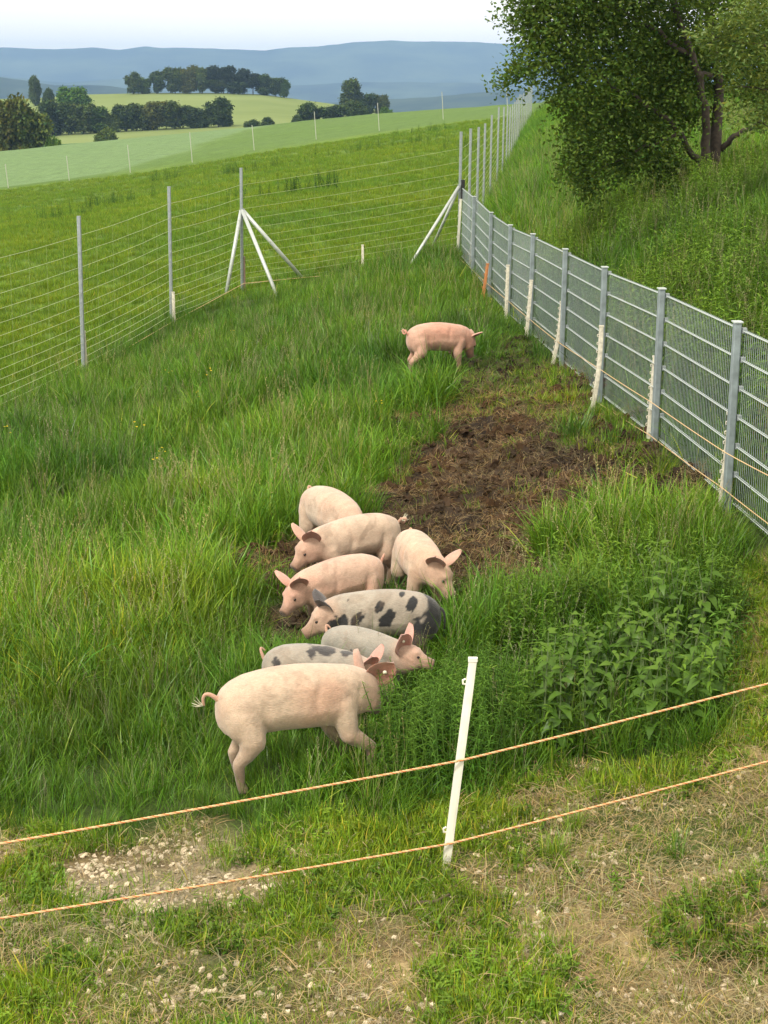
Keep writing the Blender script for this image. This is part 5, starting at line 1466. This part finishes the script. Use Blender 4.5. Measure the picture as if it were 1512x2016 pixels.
def ash_tree():
    b0 = P(1650, 420, 21.5); b0[2] = H(b0[0], b0[1]) - 0.05
    root = empty('ash_tree', b0); tag(root, 'light yellow-green tree reaching in from the right edge in front of the dark tree', 'tree')
    T = lambda px, py, Y: P(px, py, Y) - b0
    m = MB(); limb_path([(0, 0, 0), T(1640, 250, 21.5), T(1620, 60, 21.5), T(1600, -120, 21.5)], 0.09, 0.04, m, 8, 0.01, 1); m.build('trunk', M_BARK, root, True)
    for i, L_ in enumerate(([T(1630, 160, 21.5), T(1520, 90, 21.2), T(1400, 70, 21)], [T(1640, 240, 21.5), T(1540, 180, 21.2), T(1450, 170, 21)], [T(1640, 290, 21.5), T(1560, 260, 21.2), T(1490, 240, 21)])):
        m = MB(); limb_path(L_, 0.03, 0.006, m, 6, 0.015, i); m.build('limb', M_BARK, root, True)
    CL = [(1370, 72, 20.9, .16), (1410, 62, 21, .24), (1450, 40, 21, .30), (1440, 100, 21, .26), (1490, 90, 21, .38), (1500, 20, 21.2, .36), (1540, 140, 21.2, .5), (1470, 165, 21, .24), (1430, 150, 21, .16), (1500, 215, 21, .28), (1400, 110, 21, .14),
          (1560, 30, 21.4, .6), (1580, 220, 21.3, .5), (1480, 250, 21, .22), (1440, 215, 21, .14)]
    cl = [(T(px, py, Y), (r_ * 1.1, r_, r_ * 0.65)) for px, py, Y, r_ in CL]
    V, q, c = leaf_cloud(cl, 420, 0.085, 0.026, 37, 0.075, 0.9, (1, 1, 1))
    link('crown', mesh_from('crown', V, q, M_ALEAF, False, {'var': c}), root)
ash_tree()
# shrub shoots around the foot of the tree

# far trees and hedges
def far_variant(kind, seed):
    """crown and trunk meshes for a tree 1 m high (scaled on placing)"""
    r = random.Random(seed); cl = []
    if kind == 'round':
        for k in range(16): a = r.uniform(0, 6.28); q = r.uniform(0, 0.30); z = r.uniform(0.16, 0.84); s = r.uniform(0.12, 0.23) * (1 - 0.3 * abs(z - 0.5)); cl.append(((math.cos(a) * q, math.sin(a) * q, z), (s, s, s * 0.85)))
        hue = (1, 1, 1)
    elif kind == 'pine':
        for k in range(10): a = r.uniform(0, 6.28); q = r.uniform(0.02, 0.22); z = r.uniform(0.45, 0.93); s = r.uniform(0.08, 0.16); cl.append(((math.cos(a) * q, math.sin(a) * q, z), (s * 1.4, s * 1.4, s * 0.6)))
        hue = (0.55, 0.52, 0.8)
    elif kind == 'bush':
        for k in range(12): a = r.uniform(0, 6.28); q = r.uniform(0, 0.48); z = r.uniform(0.12, 0.72) * (1 - 0.5 * q); s = r.uniform(0.18, 0.30); cl.append(((math.cos(a) * q, math.sin(a) * q, z), (s, s, s * 0.8)))
        hue = (1, 1, 1)
    V, q, c = leaf_cloud(cl, 3600 if kind == 'pine' else 2400, 0.070, 0.055, seed, 0.040, 0.7, hue, 0.55)
    crown = mesh_from('crown', V, q, M_FLEAF, False, {'var': c})
    m = MB(); limb_path([(0, 0, -0.1), (r.uniform(-.02, .02), 0, 0.3), (r.uniform(-.04, .04), 0, 0.75)], 0.022, 0.010, m, 6, 0.004, seed)
    if kind != 'bush':
        for k in range(4): a = r.uniform(0, 6.28); m.tube([(0, 0, 0.3 + 0.08 * k), (math.cos(a) * 0.1, math.sin(a) * 0.1, 0.45 + 0.08 * k), (math.cos(a) * 0.18, math.sin(a) * 0.18, 0.55 + 0.08 * k)], [0.012, 0.008, 0.004], 4)
    return crown, m.mesh('trunk', M_BARK)
VAR = {k: [far_variant(k, 50 + 10 * j + i) for i in range(3)] for j, k in enumerate(('round', 'pine', 'bush'))}
_tint = {}
def tinted(me, t):
    key = (me.name, t)
    if key not in _tint:
        c = me.copy(); a = np.empty(len(c.vertices) * 3, np.float32); c.attributes['var'].data.foreach_get('vector', a)
        c.attributes['var'].data.foreach_set('vector', (a.reshape(-1, 3) * np.array(t)).astype(np.float32).ravel()); _tint[key] = c
    return _tint[key]
cnt = [0]
def far_tree(px, ytop, ybase, d, wpx, kind, label, tint, group, name=None):
    i = cnt[0]; cnt[0] += 1
    top = P(px, ytop, d); b = P(px, ybase, d)
    zg = hill_pt(px, d)[2] if d >= 330 else H(b[0], d)
    zb = min(b[2], zg + 0.2) if b[2] > zg else max(b[2], zg - 1.0)
    zb = zg if abs(zg - b[2]) > 0.5 else b[2]
    h = top[2] - zb; w = wpx / F_PX * d
    cr, tr = VAR[kind][i % 3]
    nm = name or {'round': 'broadleaf_tree', 'pine': 'pine_tree', 'bush': 'hedge_bush'}[kind]
    root = empty(nm, (b[0], d, zb), random.uniform(0, 6.28)); 
    vis = {'round': 0.86, 'pine': 0.66, 'bush': 1.35}[kind]
    root.scale = (w / vis, w / vis, h / 0.98)
    link('crown', tinted(cr, tint), root)
    link('trunk', tr, root)
    tag(root, label, 'bush' if kind == 'bush' else 'tree', group)
GRN = (1.0, 1.15, 0.95); DRK = (0.72, 0.78, 0.95); BRN = (1.25, 1.0, 1.0); LGT = (1.5, 1.9, 1.0); MIX = (0.95, 0.95, 0.95)
g1 = 'trees of the hilltop copse'
for (px, yt, w, k, t, lb) in (
    (262, 139, 32, 'round', MIX, 'thin-topped tree at the left end of the hilltop copse'), (280, 152, 34, 'round', (1.15, 1.3, 1.0), 'lower brighter tree second from the left in the hilltop copse'),
    (310, 137, 36, 'round', DRK, 'dark tree third from the left in the hilltop copse'), (345, 129, 40, 'round', MIX, 'tall broad tree fourth from the left in the hilltop copse'),
    (374, 131, 36, 'round', BRN, 'olive broad tree fifth from the left in the hilltop copse'), (398, 130, 34, 'round', MIX, 'rounded tree just left of the hilltop pines'),
    (424, 131, 34, 'pine', DRK, 'leftmost pine in the hilltop copse'), (440, 129, 30, 'pine', DRK, 'tallest dark pine in the middle of the hilltop copse'), (458, 132, 34, 'pine', DRK, 'pine right of the tallest one in the hilltop copse'),
    (478, 137, 32, 'pine', DRK, 'slim pine with a bare trunk in the hilltop copse'), (498, 142, 34, 'pine', DRK, 'rightmost pine in the hilltop copse'),
    (425, 152, 44, 'round', MIX, 'low leafy tree under the pines of the hilltop copse'), (470, 158, 44, 'round', DRK, 'low dark tree under the right-hand pines of the hilltop copse'),
    (522, 148, 38, 'round', DRK, 'dark tree third from the right end of the hilltop copse'), (543, 151, 34, 'round', DRK, 'dark tree second from the right end of the hilltop copse'), (560, 154, 26, 'round', (0.9, 1.1, .9), 'green tree at the right end of the hilltop copse')):
    far_tree(px, yt, 189, 645, w, k, lb, t, g1)
far_tree(70, 152, 190, 600, 26, 'round', 'thin grey-green tree on the skyline above the left hedge', (0.9, 0.9, 1.2), None)
far_tree(95, 168, 190, 600, 30, 'bush', 'low dark bush beside the thin skyline tree', DRK, None)
far_tree(139, 166, 208, 500, 62, 'round', 'bright green round tree rising above the left hedge', (1.1, 1.5, 0.8), None)
g2 = 'trees of the hedge row below the hill'
for (px, yt, yb, w, t, lb) in ((106, 206, 276, 50, DRK, 'dark tree at the left end of the hedge row'), (135, 204, 276, 46, DRK, 'dark rounded tree second in the hedge row'), (165, 206, 275, 50, MIX, 'tree third in the hedge row from the left'),
    (195, 218, 274, 44, (0.9, 1.05, .9), 'lower tree fourth in the hedge row'), (222, 222, 273, 40, (1.1, 1.1, 1), 'pale low tree in the hedge row behind the lone bush'), (250, 208, 271, 42, DRK, 'dark pointed tree in the hedge row right of the lone bush'),
    (280, 212, 270, 46, MIX, 'rounded tree at the middle of the hedge row'), (310, 202, 269, 48, BRN, 'brownish broad tree right of the middle of the hedge row'), (345, 202, 268, 48, MIX, 'tall broad tree in the right half of the hedge row'),
    (375, 216, 267, 42, DRK, 'dark tree third from the right end of the hedge row'), (400, 214, 266, 40, DRK, 'dark tree next to the tallest one of the hedge row'), (430, 194, 264, 46, DRK, 'tallest dark tree near the right end of the hedge row'), (448, 222, 264, 26, DRK, 'small dark tree ending the hedge row on the right')):
    far_tree(px, yt - 6, yb, 432, w * 1.15, 'round' if w > 40 else 'bush', lb, t, g2)
far_tree(208, 244, 286, 362, 66, 'bush', 'lone olive bush standing in front of the hedge row', (1.1, 1.1, 0.9), None)
g3 = 'trees behind the field edge at far left'
for (px, yt, w, t, lb, k) in ((-25, 150, 90, BRN, 'tall brownish tree cut by the left edge', 'round'), (22, 196, 90, BRN, 'brown twiggy tree at the left edge behind the pale field', 'round'), (62, 204, 80, (1.1, 1.05, 1), 'olive tree second from the left edge behind the pale field', 'round'),
    (10, 250, 80, DRK, 'low dark bush at the left edge by the pale field', 'bush'), (60, 258, 80, DRK, 'low dark bush right of the one at the left edge', 'bush'), (108, 252, 48, LGT, 'bright yellow-green bush at the corner of the pale field', 'bush')):
    far_tree(px, yt, 306, 243, w, k, lb, t, g3)
g4 = 'trees behind the meadow crest'
for (px, yt, yb, d, w, k, t, lb) in ((500, 232, 252, 400, 44, 'bush', DRK, 'low bush left of the pair behind the meadow crest'), (524, 225, 250, 405, 44, 'bush', DRK, 'taller bush of the pair behind the meadow crest'),
    (585, 222, 246, 420, 30, 'bush', DRK, 'small bush at the left foot of the crest trees'), (614, 199, 245, 425, 54, 'round', (0.85, 0.95, .9), 'broad round tree left of the crest trees'), (660, 208, 242, 425, 48, 'round', DRK, 'dark low tree between the round one and the split one'),
    (692, 196, 238, 425, 34, 'round', DRK, 'dark tree with a split crown on the meadow crest'), (706, 206, 236, 425, 32, 'round', DRK, 'smaller dark tree joined to the split-crowned one'), (694, 158, 212, 560, 48, 'round', MIX, 'tall round tree standing above the yellow field edge'),
    (728, 182, 214, 560, 34, 'round', DRK, 'dark tree right of the tall round one'), (750, 183, 216, 560, 30, 'round', (1, .9, .9), 'thin tree right of the dark one by the yellow field'), (760, 204, 226, 450, 44, 'bush', (0.9, 1.2, .8), 'green rounded bush at the end of the yellow field'),
    (856, 203, 222, 300, 36, 'bush', (1.5, 0.8, 0.9), 'reddish-brown bush peeping over the meadow crest'), (884, 195, 220, 300, 42, 'bush', (0.9, 1.1, .8), 'green bush peeping over the meadow crest near the long fence')):
    far_tree(px, yt, yb, d, w, k, lb, t, g4)
# ------------------------------------------------------------------ haze
def haze():
    m, N, L = NM('haze'); out = N.new('ShaderNodeOutputMaterial'); v = N.new('ShaderNodeVolumePrincipled')
    v.inputs['Density'].default_value = 0.00016; v.inputs['Color'].default_value = (0.38, 0.62, 1.0, 1); v.inputs['Anisotropy'].default_value = 0.0
    L.new(v.outputs[0], out.inputs['Volume'])
    mb = MB().box((0, 4050, 42), (12600, 8300, 256)); o = mb.build('haze', m); tag(o, 'thin blue haze over the valley', 'haze', kind='stuff')
haze()
